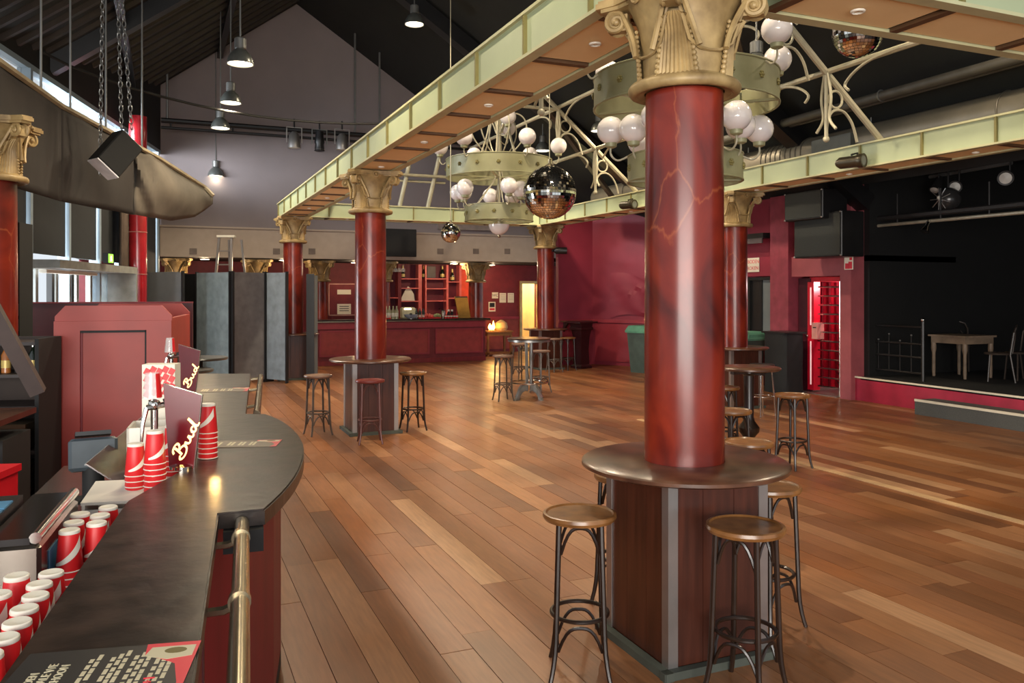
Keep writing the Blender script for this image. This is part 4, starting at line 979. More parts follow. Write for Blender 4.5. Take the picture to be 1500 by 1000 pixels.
for si in range(3):
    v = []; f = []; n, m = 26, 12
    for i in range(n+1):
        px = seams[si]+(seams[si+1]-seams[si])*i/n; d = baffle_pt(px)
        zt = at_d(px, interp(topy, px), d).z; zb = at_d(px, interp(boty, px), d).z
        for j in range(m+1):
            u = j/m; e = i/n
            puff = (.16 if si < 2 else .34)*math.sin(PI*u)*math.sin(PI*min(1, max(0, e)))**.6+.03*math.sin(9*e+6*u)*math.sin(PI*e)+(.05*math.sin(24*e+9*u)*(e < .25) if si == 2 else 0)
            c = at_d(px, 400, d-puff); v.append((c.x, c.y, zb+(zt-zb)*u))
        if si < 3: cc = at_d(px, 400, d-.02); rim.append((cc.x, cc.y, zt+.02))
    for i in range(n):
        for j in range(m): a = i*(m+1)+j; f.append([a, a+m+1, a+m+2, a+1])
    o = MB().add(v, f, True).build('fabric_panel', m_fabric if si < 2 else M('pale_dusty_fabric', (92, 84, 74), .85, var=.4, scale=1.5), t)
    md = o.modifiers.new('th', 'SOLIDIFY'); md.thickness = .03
MB().tube(rim, .035, 6).build('top_rim', M('tan_rim', (150, 136, 108), .6), t)
for px in (60, 103, 155, 208):
    d = baffle_pt(px); c = at_d(px, interp(topy, px), d); MB().tube([(c.x, c.y, c.z), (c.x, c.y, roofz(c.x)-.02)], .012, 6).build('hanger_rod', m_lampgrey, t)
# ---- hanging loudspeaker
sc_ = at_d(170, 226, 9.6)
t = thing('hanging_loudspeaker', 'black loudspeaker tilted down on chains, with a pale underside', 'loudspeaker', sc_, 0)
vr, vf, vu = Vector((CA, -SA, 0)), Vector((SA, CA, 0)), Vector((0, 0, 1))
az = (vr*.36+vu*.8+vf*.55).normalized(); ax = vr*.8-vf*.6; ax = (ax-az*ax.dot(az)).normalized(); ay = az.cross(ax)
mm = Matrix((ax, ay, az)).transposed().to_4x4()
MB().box((-.12, -.16, -.24), (.12, .16, .24), mm, .012).build('cabinet', m_black, t)
MB().box((-.115, -.155, -.255), (.115, .155, -.241), mm).build('base_plate', M('pale_plate', (232, 232, 234), .5), t)
MB().box((-.125, -.14, -.2), (-.121, .14, .2), mm).build('grille', M('grille_black', (30, 30, 30), .8, bump=.3, scale=80), t)
def chain(p, q, name, parent):
    p, q = Vector(p), Vector(q); L_ = (q-p).length; n = int(L_/.07); mb = MB(); dr_ = (q-p).normalized(); rot = dr_.to_track_quat('Z', 'Y').to_matrix().to_4x4()
    for i in range(n):
        c = p+(q-p)*(i+.5)/n; mb.torus(.022, .007, 0, 8, 4, TR(*c) @ rot @ RZ(i*PI/2) @ RX(PI/2) @ Matrix.Diagonal((1, 1.9, 1, 1)))
    return mb.build(name, m_lampgrey, parent)
for px, py, top in ((146, 256, 151), (178, 190, 172), (193, 190, 176)):
    a = at_d(px, py, 9.6)-sc_; b = at_d(top, -40, 9.6)-sc_; b.z = min(b.z, roofz(at_d(top, 0, 9.6).x)-sc_.z-.05)
    chain(a, b, 'chain', t)
# cable sag across
pts = [at_d(60+i*45, 75+105*math.sin(i/12*PI/2)**.8+ (8*math.sin(i/12*PI)), 11+i*.55) for i in range(13)]
tag(MB().tube(pts, .022, 6).build('hanging_cable', m_black), 'thick black cable sagging from the roof towards the gable wall', 'cable')
# exit sign
q = at_d(97, 384, 11.2)
s = on_glass(103); q = gm @ Vector((s, -.55, 2.33))
t = thing('exit_sign', 'green illuminated exit sign above the glazed doors', 'sign', q, GR)
box('sign_box', (-.13, -.06, 0), (.13, .02, .16), m_black, t); box('sign_face', (-.12, -.066, .01), (.12, -.06, .15), M('exit_green', (130, 220, 60), .4, var=.1, emit=1.0), t)
MB().prism([(-.05, .03), (-.02, .03), (0, .07), (.03, .03), (.05, .04), (.02, .09), (.03, .12), (-.02, .12), (-.04, .08), (-.01, .08)], .0661, .068, RX(PI/2)).build('running_figure', M('exit_pale', (230, 245, 200), .4, emit=1.2), t)
# ---- grey folding partition
m_edge = M('partition_edge', (24, 24, 26), .5)
pts = [(188, 16.6), (269, 16.2), (288, 17.1), (338, 16.4), (340, 16.35), (388, 17.0), (390, 17.05), (421, 16.7)]
t = None
for i, lb in enumerate(('grey partition board next to the curtain, above the burgundy screen', 'pale blue-grey partition board next to a dark gap', 'mid grey partition board in the middle of the row', 'grey partition board against the red column')):
    a, b = at_d(pts[2*i][0], 427, pts[2*i][1]), at_d(pts[2*i+1][0], 427, pts[2*i+1][1]); L_ = math.hypot(b.x-a.x, b.y-a.y)
    t = thing('partition_board', lb, 'partition', (a.x, a.y, 0), math.atan2(b.y-a.y, b.x-a.x), 'grey folding partition boards')
    mm_ = [m_greyboard, M('blue_grey_board', (128, 142, 146), .75), M('warm_grey_board', (98, 94, 96), .8), M('cool_grey_board', (116, 124, 130), .8)][i]
    box('board', (.035, -.02, .06), (L_-.035, .02, 2.26), mm_, t)
    for x in (0, L_-.035): box('edge_post', (x, -.03, 0), (x+.035, .03, 2.28), m_edge, t)
    box('foot', (-.0, -.16, 0), (.05, .16, .05), m_edge, t)
a = at_d(455, 427, 17.2); b = at_d(464, 427, 18.0)
t = thing('partition_board', 'narrow dark partition board folded up beside the red column and the back bar', 'partition', (a.x, a.y, 0), math.atan2(b.y-a.y, b.x-a.x), 'grey folding partition boards')
box('board', (0, -.02, .06), ((b-a).length, .02, 2.22), m_greyboard, t); box('edge_post', (-.06, -.08, 0), (0, .08, 2.24), m_edge, t)
a = at_d(272, 427, 17.4); b = at_d(287, 427, 17.2)
t = thing('partition_board', 'black-backed partition board filling the gap between the grey boards', 'partition', (a.x, a.y, 0), math.atan2(b.y-a.y, b.x-a.x), 'grey folding partition boards')
box('board', (0, -.02, .04), ((b-a).length, .02, 2.24), m_edge, t); box('edge_post', (-.03, -.03, 0), (0, .03, 2.26), m_edge, t)
# ---- ladder
a = at_d(338, 395, 18.6)
t = thing('stepladder', 'aluminium stepladder showing above the grey partition', 'ladder', (a.x, a.y, 0), -.4)
H = 3.1
for s in (-1, 1):
    MB().tube([(s*.26-.12, -.45, 0), (s*.14-.12, 0, H)], .035, 4, smooth=False).build('rail', m_alu, t); MB().tube([(s*.26+.16, .45, 0), (s*.14+.1, 0, H-.05)], .03, 4, smooth=False).build('rail', m_alu, t)
for k in range(9):
    u = (k+1)/10; z = H*u; MB().box((-.24+.1*u-.12, -.45*(1-u)-.03, z-.012), (.24-.1*u-.12, -.45*(1-u)+.03, z+.012)).build('tread', m_alu, t)
box('cap', (-.3, -.06, H), (.1, .06, H+.05), m_white, t)
# ---- stacked round tables beyond the counter
for i, (px, py, z, lb) in enumerate(((292, 523, 1.05, 'dark round bar table beyond the far end of the counter, with the higher top'), (268, 541, .95, 'dark round bar table beyond the far end of the counter, with the lower top'))):
    q = at_z(px, py, z); t = thing('round_bar_table', lb, 'table', (q.x, q.y, 0))
    MB().lathe([(0, z-.03), (.33, z-.03), (.345, z-.015), (.335, z), (0, z)], 36, None, True, False).build('tabletop', M('dark_round_top', (58, 54, 50), .3, coat=.2), t)
    MB().lathe([(.2, 0), (.2, .02), (.05, .05), (.04, z-.05), (.15, z-.03)], 20).build('pedestal', m_black, t)
# ================================================================ BACK BAR
YF = 20.85
XL, XR_ = at_Y(463, 500, YF).x, at_Y(711, 500, YF).x
t = thing('back_bar', 'far crimson panelled bar counter under the fascia', 'bar counter', (XL, YF, 0))
LW = XR_-XL
box('body', (0, 0, 0), (LW, .5, 1.1), m_burg, t); box('plinth', (0, -.03, 0), (LW, 0, .12), m_barred, t)
box('counter_top', (-.05, -.08, 1.1), (LW+.12, .62, 1.15), m_bartop, t); box('top_trim', (-.05, -.09, 1.095), (LW+.12, -.08, 1.115), m_brass, t)
box('frieze', (0, -.03, .92), (LW, 0, 1.08), m_crim2, t)
pw = LW/3.0
for i in range(3):
    box('panel', (i*pw+.12, -.02, .26), ((i+1)*pw-.12, 0, .84), M('bar_panel_red', (150, 52, 50), .5), t)
    for z in (.22, .84): box('panel_bead', (i*pw+.08, -.04, z), ((i+1)*pw-.08, 0, z+.04), m_crim2, t)
    for x in (i*pw+.08, (i+1)*pw-.12): box('panel_bead', (x, -.04, .26), (x+.04, 0, .84), m_crim2, t)
def bb(px, py, Y=YF+.25): return at_Y(px, py, Y)
# shelving behind
SY = 23.1
def sh(px, py): return at_Y(px, py, SY)
t = thing('bottle_shelf', 'red-lit bottle shelving behind the far bar', 'shelving', (0, 0, 0))
m_shr = M('shelf_pink', (200, 96, 92), .5)
zb_ = 1.0
for px0, px1 in ((583, 588), (613, 618), (623, 625), (654, 657), (673, 676)):
    a, b = sh(px0, 400), sh(px1, 400); box('upright', (a.x, SY, 0), (b.x, SY+.3, 2.66), m_shr if px0 > 600 else m_burg, t)
for p0, p1, py in ((588, 613, 408), (588, 613, 422), (588, 613, 441), (625, 654, 408), (625, 654, 422.5), (625, 654, 440.5), (657, 673, 412.5), (657, 673, 436.5), (570, 583, 436)):
    a, b = sh(p0, py), sh(p1, py); box('shelf_board', (a.x, SY, a.z-.02), (b.x, SY+.3, a.z+.01), m_shr, t)
box('back_board', (sh(560, 400).x, SY+.3, 0), (sh(676, 400).x, SY+.32, 2.66), M('shelf_back', (96, 20, 40), .6), t)
box('base_cabinet', (sh(545, 400).x, SY-.25, 0), (sh(690, 400).x, SY+.28, .98), m_burg, t)
box('side_panel', (sh(676, 400).x, SY, 0), (sh(689, 400).x, SY+.3, 2.66), M('orange_red_panel', (206, 66, 40), .5), t)
# champagne bottles
for i, (px, py, lb) in enumerate(((622.5, 408, 'dark champagne bottle with a pale label beside the grey box on the top shelf'), (650, 408, 'dark champagne bottle on the top shelf, at the red upright'), (664.5, 412.4, 'dark champagne bottle with gold foil under the shelf lamp'), (591.5, 408, 'dark champagne bottle on the top shelf, before the foil decoration'))):
    q = sh(px, py); o = thing('champagne_bottle', lb, 'bottle', (q.x, SY+.12, q.z+.012), 0, 'champagne bottles on the back bar shelf')
    MB().lathe([(.06, 0), (.065, .02), (.065, .16), (.055, .21), (.025, .27), (.022, .36), (0, .362)], 16).build('bottle_body', m_bottle, o)
    MB().lathe([(.067, .04), (.067, .13)], 16, None, True, False).build('label_band', m_foil, o); MB().lathe([(.028, .26), (.025, .365), (0, .37)], 14, None, True, False).build('foil_neck', m_foil, o)
q = sh(632, 407); o = box('grey_box', (q.x-.1, SY+.1, q.z+.012), (q.x+.16, SY+.25, q.z+.34), M('grey_board_box', (84, 74, 72), .6), label='grey box on the top shelf between two champagne bottles', cat='box')
q = sh(597, 441); o = MB().prism([(-.2, 0), (.24, 0), (.22, .18), (.12, .36), (.04, .42), (-.06, .28)], -.012, .012, TR(q.x, SY+.1, q.z+.012) @ RX(PI/2)).build('shell_ornament', m_white, label='white sail-shaped ornament on the shelf behind the far bar', cat='ornament')
# things on and behind the counter
CTZ = 1.151
def on_counter(px, name, label, cat, group=None, dy=.25):
    q = bb(px, 466, YF+dy); return thing(name, label, cat, (q.x, YF+dy, CTZ), 0, group)
for px in (566, 570.5, 576, 581):
    o = on_counter(px, 'mixer_bottle', 'clear mixer bottle with a pale label at the middle of the far bar', 'bottle', 'mixer bottles on the far bar')
    MB().lathe([(.05, 0), (.05, .2), (.02, .28), (.018, .34), (0, .342)], 14).build('bottle_body', M('pale_bottle', (170, 164, 130), .2), o); MB().lathe([(.051, .06), (.051, .16)], 14, None, True, False).build('label_band', m_paper, o)
for px in (608, 613, 618):
    o = on_counter(px+2, 'dark_bottle', 'small dark bottle next to the coffee machine on the far bar', 'bottle', 'dark bottles on the far bar')
    MB().lathe([(.04, 0), (.04, .17), (.018, .22), (.016, .27), (0, .272)], 14).build('bottle_body', m_bottle, o); MB().lathe([(.041, .03), (.041, .1)], 14, None, True, False).build('label_band', m_paper, o)
for px in (657, 662):
    o = on_counter(px, 'milk_bottle', 'little white capped bottle before the wooden menu board', 'bottle', 'white capped bottles on the far bar')
    MB().lathe([(.04, 0), (.04, .14), (.02, .18), (.025, .2), (.025, .23), (0, .232)], 14).build('bottle_body', m_black, o); MB().lathe([(.03, .185), (.03, .235), (0, .237)], 12, None, True, False).build('cap', m_white, o)
o = on_counter(597, 'coffee_machine', 'cream coffee machine on the far bar', 'machine', dy=.38)
box('housing', (-.16, -.12, 0), (.2, .2, .3), M('cream_enamel', (206, 196, 160), .35), o, bev=.03); box('display', (-.12, -.125, .24), (.06, -.12, .28), m_bulb, o); MB().sphere(.05, (.05, -.13, .1), 10, 8).build('dial', m_black, o)
o = on_counter(602, 'glass_bowl', 'wide glass bowl in front of the coffee machine', 'bowl', dy=.05)
MB().lathe([(.06, 0), (.16, .06), (.19, .12), (.18, .12), (.15, .065), (0, .015)], 24, None, True, False).build('bowl', M('blue_glass', (150, 160, 180), .15, alpha=.7), o); MB().lathe([(.07, 0), (.07, .006), (.05, .012)], 16).build('foot', m_chrome, o)
o = on_counter(627, 'snack_tray', 'tray of wrapped red and green snacks on the far bar', 'tray')
box('tray', (-.12, -.12, 0), (.42, .12, .03), m_red, o)
for i in range(9):
    MB().sphere(.05, (-.08+.055*i, .03*math.sin(i*2), .07+.02*math.sin(i*1.3)), 8, 6).build('snack', [M('snack_coral', (226, 96, 84), .5), M('snack_green', (150, 160, 110), .5)][0 if i < 5 else 1], o)
o = on_counter(649, 'steel_shaker', 'steel shaker with a drooping spout on the far bar', 'shaker', dy=.1)
MB().lathe([(.05, 0), (.06, .14), (.05, .2), (.03, .24)], 14).build('shaker_body', m_steel, o); MB().tube([(-.02, 0, .2), (-.08, 0, .27), (-.13, 0, .24)], .015, 6).build('spout', m_chrome, o)
for i, px in enumerate((563, 567, 571, 615, 620, 653, 657, 661, 665, 669)):
    o = on_counter(px, 'tumbler', ['little red and white tumbler before the pale mixer bottles', 'little red and white tumbler by the snack tray', 'little red and white tumbler before the white capped bottles'][0 if i < 3 else 1 if i < 5 else 2], 'tumbler', 'red and white tumblers on the far bar, set %d' % (0 if i < 3 else 1 if i < 5 else 2), .04)
    MB().lathe([(.03, 0), (.038, .085), (.036, .085), (.028, .004), (0, .004)], 14, None, True, False).build('tumbler_body', m_cupred, o); MB().lathe([(.0365, .045), (.0385, .075)], 14, None, True, False).build('white_band', m_white, o)
o = on_counter(678, 'menu_board', 'leaning wooden menu board at the end of the far bar', 'board', dy=.3)
MB().prism([(-.12, 0), (.22, 0), (.13, .56), (-.24, .58)], -.02, .02, RX(PI/2)).build('board', m_board, o); MB().box((-.22, -.03, .555), (.12, .03, .59)).build('clip_rail', m_brass, o)
# glazed notice frame at the dark end
a, b = at_Y(481, 415, 22.9), at_Y(520, 462, 22.9)
t = thing('notice_frame', 'pale framed notice board at the dark end of the far bar', 'notice board', (a.x, 22.9, 0))
wdt = b.x-a.x+.2
box('backing', (0, 0, b.z), (wdt, .04, a.z), m_burg, t)
for aa, bb_ in (((0, -.02, b.z), (.03, 0, a.z)), ((wdt-.03, -.02, b.z), (wdt, 0, a.z)), ((0, -.02, a.z-.03), (wdt, 0, a.z)), ((0, -.02, b.z), (wdt, 0, b.z+.03))): box('frame_bar', aa, bb_, M('pale_pink_frame', (190, 140, 130), .5), t)
for y0, y1 in ((424, 431), (445, 460)):
    c, d_ = at_Y(494, y0, 22.9), at_Y(514, y1, 22.9); pp = box('paper_sheet', (c.x-a.x, -.008, d_.z), (d_.x-a.x, -.001, c.z), m_paper, t)
    if y0 > 440:
        for k in range(3): box('print_line', (c.x-a.x+.06, -.010, c.z-.08-.06*k), (d_.x-a.x-.06, -.0085, c.z-.06-.06*k), m_ink, pp)
box('post', (.1, -.0, 0), (.16, .04, b.z), m_burg, t); box('post', (wdt-.16, 0, 0), (wdt-.1, .04, b.z), m_burg, t)
# hanging glass rack dark mass
a, b = at_Y(570, 388, 22.2), at_Y(583, 410, 22.2)
t = thing('glass_rack', 'dark rack of hanging stemware behind the far bar', 'rack', (a.x, 22.2, 2.68)); box('rack_board', (-.1, -.15, -.03), (.5, .15, 0), m_black, t)
for i in range(5):
    for j in range(2): MB().lathe([(.035, -.05), (.006, -.06), (.006, -.14), (.035, -.19), (.042, -.26), (.04, -.26), (.03, -.19), (0, -.15)], 12, None, True, False).build('wine_glass', m_glass, t, loc=(-.04+i*.11, -.07+j*.14, 0))
# downlights in the alcove ceiling
for i, (px, Y, pw_, lb) in enumerate(((665, 21.9, 26, 'glowing downlight above the champagne shelf'), (300, 21.2, 20, 'glowing downlight behind the aluminium ladder'), (415, 21.2, 14, 'glowing downlight behind the column by the partition'), (720, 22.6, 14, 'downlight in the dark ceiling above the paper notices'), (520, 22.2, 10, 'downlight in the dark ceiling above the framed notice board'))):
    k = (px-750)/F; d = Y/(-k*SA+CA); q = c2w(k*d, d, 2.68)
    t = thing('downlight', lb, 'lamp', q, 0, 'recessed downlights in the alcove'); MB().torus(.11, .015, -.012, 20, 6).build('bezel', m_chrome, t); MB().lathe([(.1, -.03), (.1, -.012), (0, -.01)], 20).build('lens', m_bulb, t)
    point('downlight_bulb', (0, 0, -.06), pw_, (1, .74, .45), .06, None, None, t)
# television on the gable and small sign
a, b = at_Y(557, 334, 20.2), at_Y(611, 376, 20.2)
t = thing('wall_screen', 'large black screen hanging before the beige fascia', 'screen', (a.x, 20.25, b.z)); box('screen_panel', (0, 0, 0), (b.x-a.x, .08, a.z-b.z), m_black, t, bev=.01); box('mount', (.2, .08, .1), (b.x-a.x-.2, .2, a.z-b.z-.1), m_blackg, t)
# stage spots on the lighting pipe
def yoke_spot(px, py, Y, label, mt_, s=1.0, par=True):
    q = at_Y(px, py, Y); t = thing('stage_spotlight', label, 'spotlight', q, 0, 'spotlights hung by the gable wall')
    MB().tube([(-.17*s, 0, -.25*s), (-.17*s, 0, .1*s), (.17*s, 0, .1*s), (.17*s, 0, -.25*s)], .018, 6).build('yoke', mt_, t); MB().cyl(.02, .1*s, .3*s, 8).build('clamp', m_blackg, t)
    if par: MB().lathe([(.06*s, -.0*s), (.12*s, -.08*s), (.15*s, -.32*s), (.15*s, -.38*s), (.13*s, -.38*s), (0, -.3*s)], 20, None, True, False).build('lamp_can', mt_, t)
    else: MB().lathe([(.09*s, .05*s), (.1*s, -.1*s), (.12*s, -.2*s), (.1*s, -.25*s), (.12*s, -.4*s), (.1*s, -.41*s), (0, -.39*s)], 20, None, True, False).build('lamp_can', m_blackg, t)
    MB().lathe([(.125*s, -.37*s), (0, -.385*s)], 18, None, True, False).build('lens', m_white, t)
yoke_spot(431, 193, 19.5, 'silver yoke spotlight on the gable pipe, first of the three', m_alu); yoke_spot(468, 196, 19.5, 'dark barrel spotlight between the two silver ones on the gable pipe', m_lampgrey, 1, False); yoke_spot(501, 196, 19.5, 'silver yoke spotlight on the gable pipe, close to the long beam', m_alu)
# notices by the doorway
for i, (x0, x1, y0, y1, lb) in enumerate(((721, 730, 428, 437, 'small WC sign on the burgundy wall'), (732, 741.5, 429, 443, 'paper notice right next to the WC sign'), (744, 753, 429, 443, 'paper notice nearest the lit doorway'), (716, 726, 442, 456, 'photo notice with a dark picture below the WC sign'))):
    a, b = at_Y(x0, y0, 23.47), at_Y(x1, y1, 23.47); t = thing('paper_notice', lb, 'notice', (a.x, 23.48, b.z)); W_, H_ = b.x-a.x, a.z-b.z
    box('sheet', (0, 0, 0), (W_, .015, H_), m_paper, t)
    if i == 0: link('lettering', text_mesh('WC', H_*.6, m_ink), t, (W_/2, -.003, H_/2)).rotation_euler = (PI/2, 0, 0)
    elif i == 3: box('picture_print', (.03, -.003, H_*.45), (W_-.03, 0, H_-.03), m_ink, t); box('text_print', (.03, -.003, .04), (W_-.03, 0, .1), m_pinkp, t)
    else:
        for k in range(4): box('print_line', (.03, -.003, H_-.06-.05*k), (W_-.03, 0, H_-.05-.05*k), M('grey_print', (170, 160, 145), .6), t)
# side table with glowing lamp
q = at_Y(727, 484, 22.3)
t = thing('side_table', 'small wooden table holding the glowing flame lamp', 'table', (q.x, 22.3, 0)); m_sw = M('light_side_wood', (140, 92, 46), .5)
box('tabletop', (-.42, -.3, q.z-.04), (.42, .3, q.z), m_sw, t); box('apron', (-.38, -.27, q.z-.14), (.38, .27, q.z-.04), m_sw, t); box('stretcher_shelf', (-.4, -.28, .06), (.4, .28, .1), m_sw, t)
for sx in (-.36, .36):
    for sy in (-.25, .25): box('leg', (sx-.03, sy-.03, 0), (sx+.03, sy+.03, q.z-.14), m_sw, t)
tz = q.z
a = at_Y(719, 478, 22.25)
t = thing('flame_lamp', 'glowing flame-shaped lamp on the small wooden table', 'lamp', (a.x, 22.2, tz)); MB().lathe([(.1, 0), (.12, .02), (.05, .05)], 16).build('lamp_base', m_brass, t)
for x, h_ in ((-.05, .22), (.06, .3), (0, .16)): MB().lathe([(.02, .04), (.05, .09), (.04, .15), (.001, h_)], 12).build('flame', M('flame', (255, 190, 80), .5, var=0, emit=14), t, loc=(x, 0, 0))
point('flame_light', (0, -.25, .25), 14, (1, .55, .18), .1, None, None, t)
a = at_Y(735, 478, 22.35)
t = thing('table_shade', 'rounded beige lampshade beside the flame lamp', 'lampshade', (a.x, 22.4, tz)); MB().lathe([(.16, 0), (.2, .08), (.17, .22), (.06, .3), (0, .31)], 18).build('shade', M('beige_shade', (170, 140, 96), .7), t); MB().torus(.165, .012, .01, 20, 6).build('rim', m_brass, t)
# bin by the crimson wall, basin glimpsed in the corridor
q = at_z(941, 545, 0)
def wheelie(q, rz, label):
    t = thing('waste_bin', label, 'bin', (q.x, q.y, 0), rz, 'green lidded waste bins'); MB().lathe([(.27, 0), (.36, .92)], 4, None, False, True, PI/4).build('bin_body', M('bin_grey_green', (64, 78, 72), .5), t)
    MB().lathe([(.40, .92), (.41, .96), (.33, 1.08), (.3, 1.09)], 4, None, False, True, PI/4).build('lid', m_green, t); box('lid_flap', (-.2, -.285, .97), (.2, -.27, 1.04), m_green, t)
wheelie(q, .4, 'grey waste bin with a green lid, standing against the loose crimson wall fabric')
wheelie(Vector((10.55, 13.06, 0)), .1, 'waste bin with a green lid under the serving hatch')
# ================================================================ RIGHT SIDE: hatch, turnstile, loudspeakers, signs
q = at_X(1141, 575, 10.35)
t = thing('covered_cabinet', 'cabinet under a black cloth cover next to the turnstile', 'cabinet', (10.6, 12.05, 0))
v = []; f = []; n, m = 28, 8
for j in range(m+1):
    for i in range(n):
        a = 2*PI*i/n; r = 1/max(abs(math.cos(a)), abs(math.sin(a)))**.85
        k = 1+.03*math.sin(i*2.7+j)*(1-j/m); v.append((.24*r*math.cos(a)*k, 0.31*r*math.sin(a)*k, 1.1*j/m))
for j in range(m):
    for i in range(n): f.append([j*n+i, j*n+(i+1) % n, (j+1)*n+(i+1) % n, (j+1)*n+i])
f.append([m*n+i for i in range(n)])
MB().add(v, f, True).build('cloth_cover', M('black_cloth', (20, 20, 22), .8, bump=.3), t); box('top_board', (-.25, -.32, 1.1), (.25, .32, 1.13), m_blackg, t)
def sign(px0, px1, py0, py1, X, label, cat='sign', mat=None):
    a, b = at_X(px0, py0, X), at_X(px1, py1, X)
    t = thing('wall_sign', label, cat, (X, a.y, b.z), -PI/2); W_, H_ = a.y-b.y, a.z-b.z
    box('plate', (0, -.012, 0), (W_, 0, H_), mat or m_paper, t); return t, W_, H_
t, W_, H_ = sign(1088, 1112.5, 378.5, 398, 10.99, 'white no smoking sign with red lettering, partly behind the column')
for k, s_ in enumerate(('VERBODEN', 'TE ROKEN')): link('lettering', text_mesh(s_, H_*.36, m_pinkp), t, (W_/2, -.0135, H_*(.72-.46*k))).rotation_euler = (PI/2, 0, 0)
t, W_, H_ = sign(1237.5, 1250, 376.5, 394.5, 10.88, 'white and red fire hose sign on the post beside the stage')
for a, b in (((.1, .06), (.55, .5)), ((.5, .06), (.92, .62)), ((.62, .74), (.92, .94))): box('red_mark', (a[0]*W_, -.0145, a[1]*H_), (b[0]*W_, -.0125, b[1]*H_), m_pinkp, t)
def speaker(px0, px1, py0, py1, X, dp, label):
    a, b = at_X(px0, py0, X), at_X(px1, py1, X)
    t = thing('wall_loudspeaker', label, 'loudspeaker', (X, (a.y+b.y)/2, b.z), 0, 'black loudspeakers over the turnstile'); hw = (a.y-b.y)/2; H_ = a.z-b.z
    box('cabinet', (0, -hw, 0), (dp, hw, H_), m_blackg, t, bev=.012); box('grille', (-.012, -hw+.03, .03), (0, hw-.03, H_-.03), M('speaker_cloth', (40, 42, 40), .9, scale=90, bump=.3), t)
    for s in (-1, 1):
        for z in (.02, H_-.02): MB().sphere(.018, (-.004, s*(hw-.02), z), 8, 6).build('corner_screw', m_alu, t)
speaker(1163, 1233, 316, 375, 10.35, .5, 'black loudspeaker hanging lower over the turnstile'); speaker(1149, 1205, 284, 319, 10.2, .55, 'black loudspeaker hanging higher, next to the crimson pillar')
t = thing('shelf_unit', 'dark shelf ledge high on the crimson wall beside the column', 'shelf', (10.75, 13.3, 2.92)); box('ledge', (0, -.5, 0), (.25, .6, .1), m_blackg, t); box('front_lip', (-.03, -.5, -.1), (0, .6, .0), M('grey_lip', (84, 74, 76), .6), t)
# turnstile
m_tr = M('turnstile_red', (190, 20, 44), .35, var=.1)
ty = lambda px: at_X(px, 450, 11.1).y
y0, y1 = ty(1238), ty(1186)
t = thing('turnstile', 'full-height red turnstile with a comb of chrome bars', 'turnstile', (11.1, 0, 0))
box('head_beam', (.0, y0, 2.05), (.9, y1, 2.14), m_tr, t); box('side_frame', (-.05, y1-.16, .05), (.1, y1, 2.05), m_tr, t); box('side_frame', (.8, y0, .02), (.9, y1+.75, 2.05), m_tr, t)
for k in range(8): box('back_bar', (.75, y0+.2+k*.19, .03), (.79, y0+.23+k*.19, 2.05), M('dark_turnstile_red', (120, 14, 30), .4), t)
for z0_, z1_ in ((.15, .95), (1.25, 1.95)): box('light_strip', (-.056, y1-.1, z0_), (-.05, y1-.07, z1_), M('pale_strip', (236, 190, 190), .4, emit=.35), t)
b = box('coin_box', (-.1, y1-.3, 1.0), (.06, y1-.16, 1.3), M('beige_metal', (190, 130, 124), .4), t); box('coin_slot', (-.104, y1-.27, 1.2), (-.1, y1-.19, 1.22), m_black, b)
for px in (1229, 1234.5): MB().tube([(.02, ty(px), 0), (.02, ty(px), 2.05)], .018, 8).build('bar_post', m_chrome, t)
for k in range(12):
    z = .14+k*.165
    MB().tube([(.02, ty(1229), z), (-.02, ty(1200), z), ], .016, 8).build('comb_bar', m_chrome, t)
    if k < 4: MB().tube([(.06, ty(1229), z+.05), (.35, ty(1203), z+.09)], .014, 8).build('comb_bar', m_chrome, t)
box('floor_plate', (-.2, y0, 0), (.7, y1, .015), m_alu, t)
d = thing('lobby_door', 'dark red door leaf standing open beside the turnstile', 'door', (11.08, 12.2, 0)); box('leaf', (0, -.32, .01), (.05, -.01, 2.12), M('door_dark_red', (64, 14, 26), .5), d)
for z in (.2, 1.2): box('door_panel', (-.008, -.27, z), (0, -.06, z+.75), M('door_dark_red2', (56, 12, 24), .5), d)
MB().sphere(.03, (-.04, -.28, 1.05), 10, 8).build('door_knob', m_chrome, d)
# ================================================================ STAGE
a = at_z(1340, 611, 0); 
t = thing('stage_step', 'grey carpeted step with an ivory edge in front of the stage', 'step', (10.55, 0, 0))
ya = at_X(1340, 600, 10.55).y; box('step_body', (0, 2.0, 0), (.42, ya, .22), m_carpet, t); box('step_nosing', (-.012, 2.0, .2), (.02, ya, .235), m_ivory, t)
XS = 11.35
sy = lambda px, X=XS: at_X(px, 500, X).y
t = thing('stage_railing', 'black steel railing at the corner of the stage', 'railing', (XS, 0, .41)); m_rl = M('dull_black_steel', (36, 34, 34), .4, .3)
ya, yb = sy(1352), sy(1257)
for i, y in enumerate((ya, yb)): MB().tube([(0, y, 0), (0, y, .98)], .028, 8).build('post', m_rl, t); MB().sphere(.035, (0, y, 1.0), 10, 8).build('post_ball', m_chrome if i == 0 else m_rl, t)
for z in (.12, .38, .6, .88): MB().tube([(0, ya, z), (0, yb, z)], .018, 8).build('rail', m_rl, t)
for k in range(1, 6): y = ya+(yb-ya)*k/6; MB().tube([(0, y, .12), (0, y, .62+.1*(k % 2))], .009, 6).build('spindle', m_rl, t); MB().sphere(.016, (0, y, .64+.1*(k % 2)), 8, 6).build('spindle_ball', m_lampgrey, t)
box('red_stile', (-.02, yb-.2, .05), (.02, yb-.14, 1.0), M('dusty_red', (90, 50, 48), .6), t)
q = at_X(1409, 490, 12.6)
t = thing('wooden_table', 'small wooden table standing alone on the dark stage', 'table', (12.6, q.y, .41)); m_stw = M('stage_table_wood', (124, 104, 86), .55, var=.25)
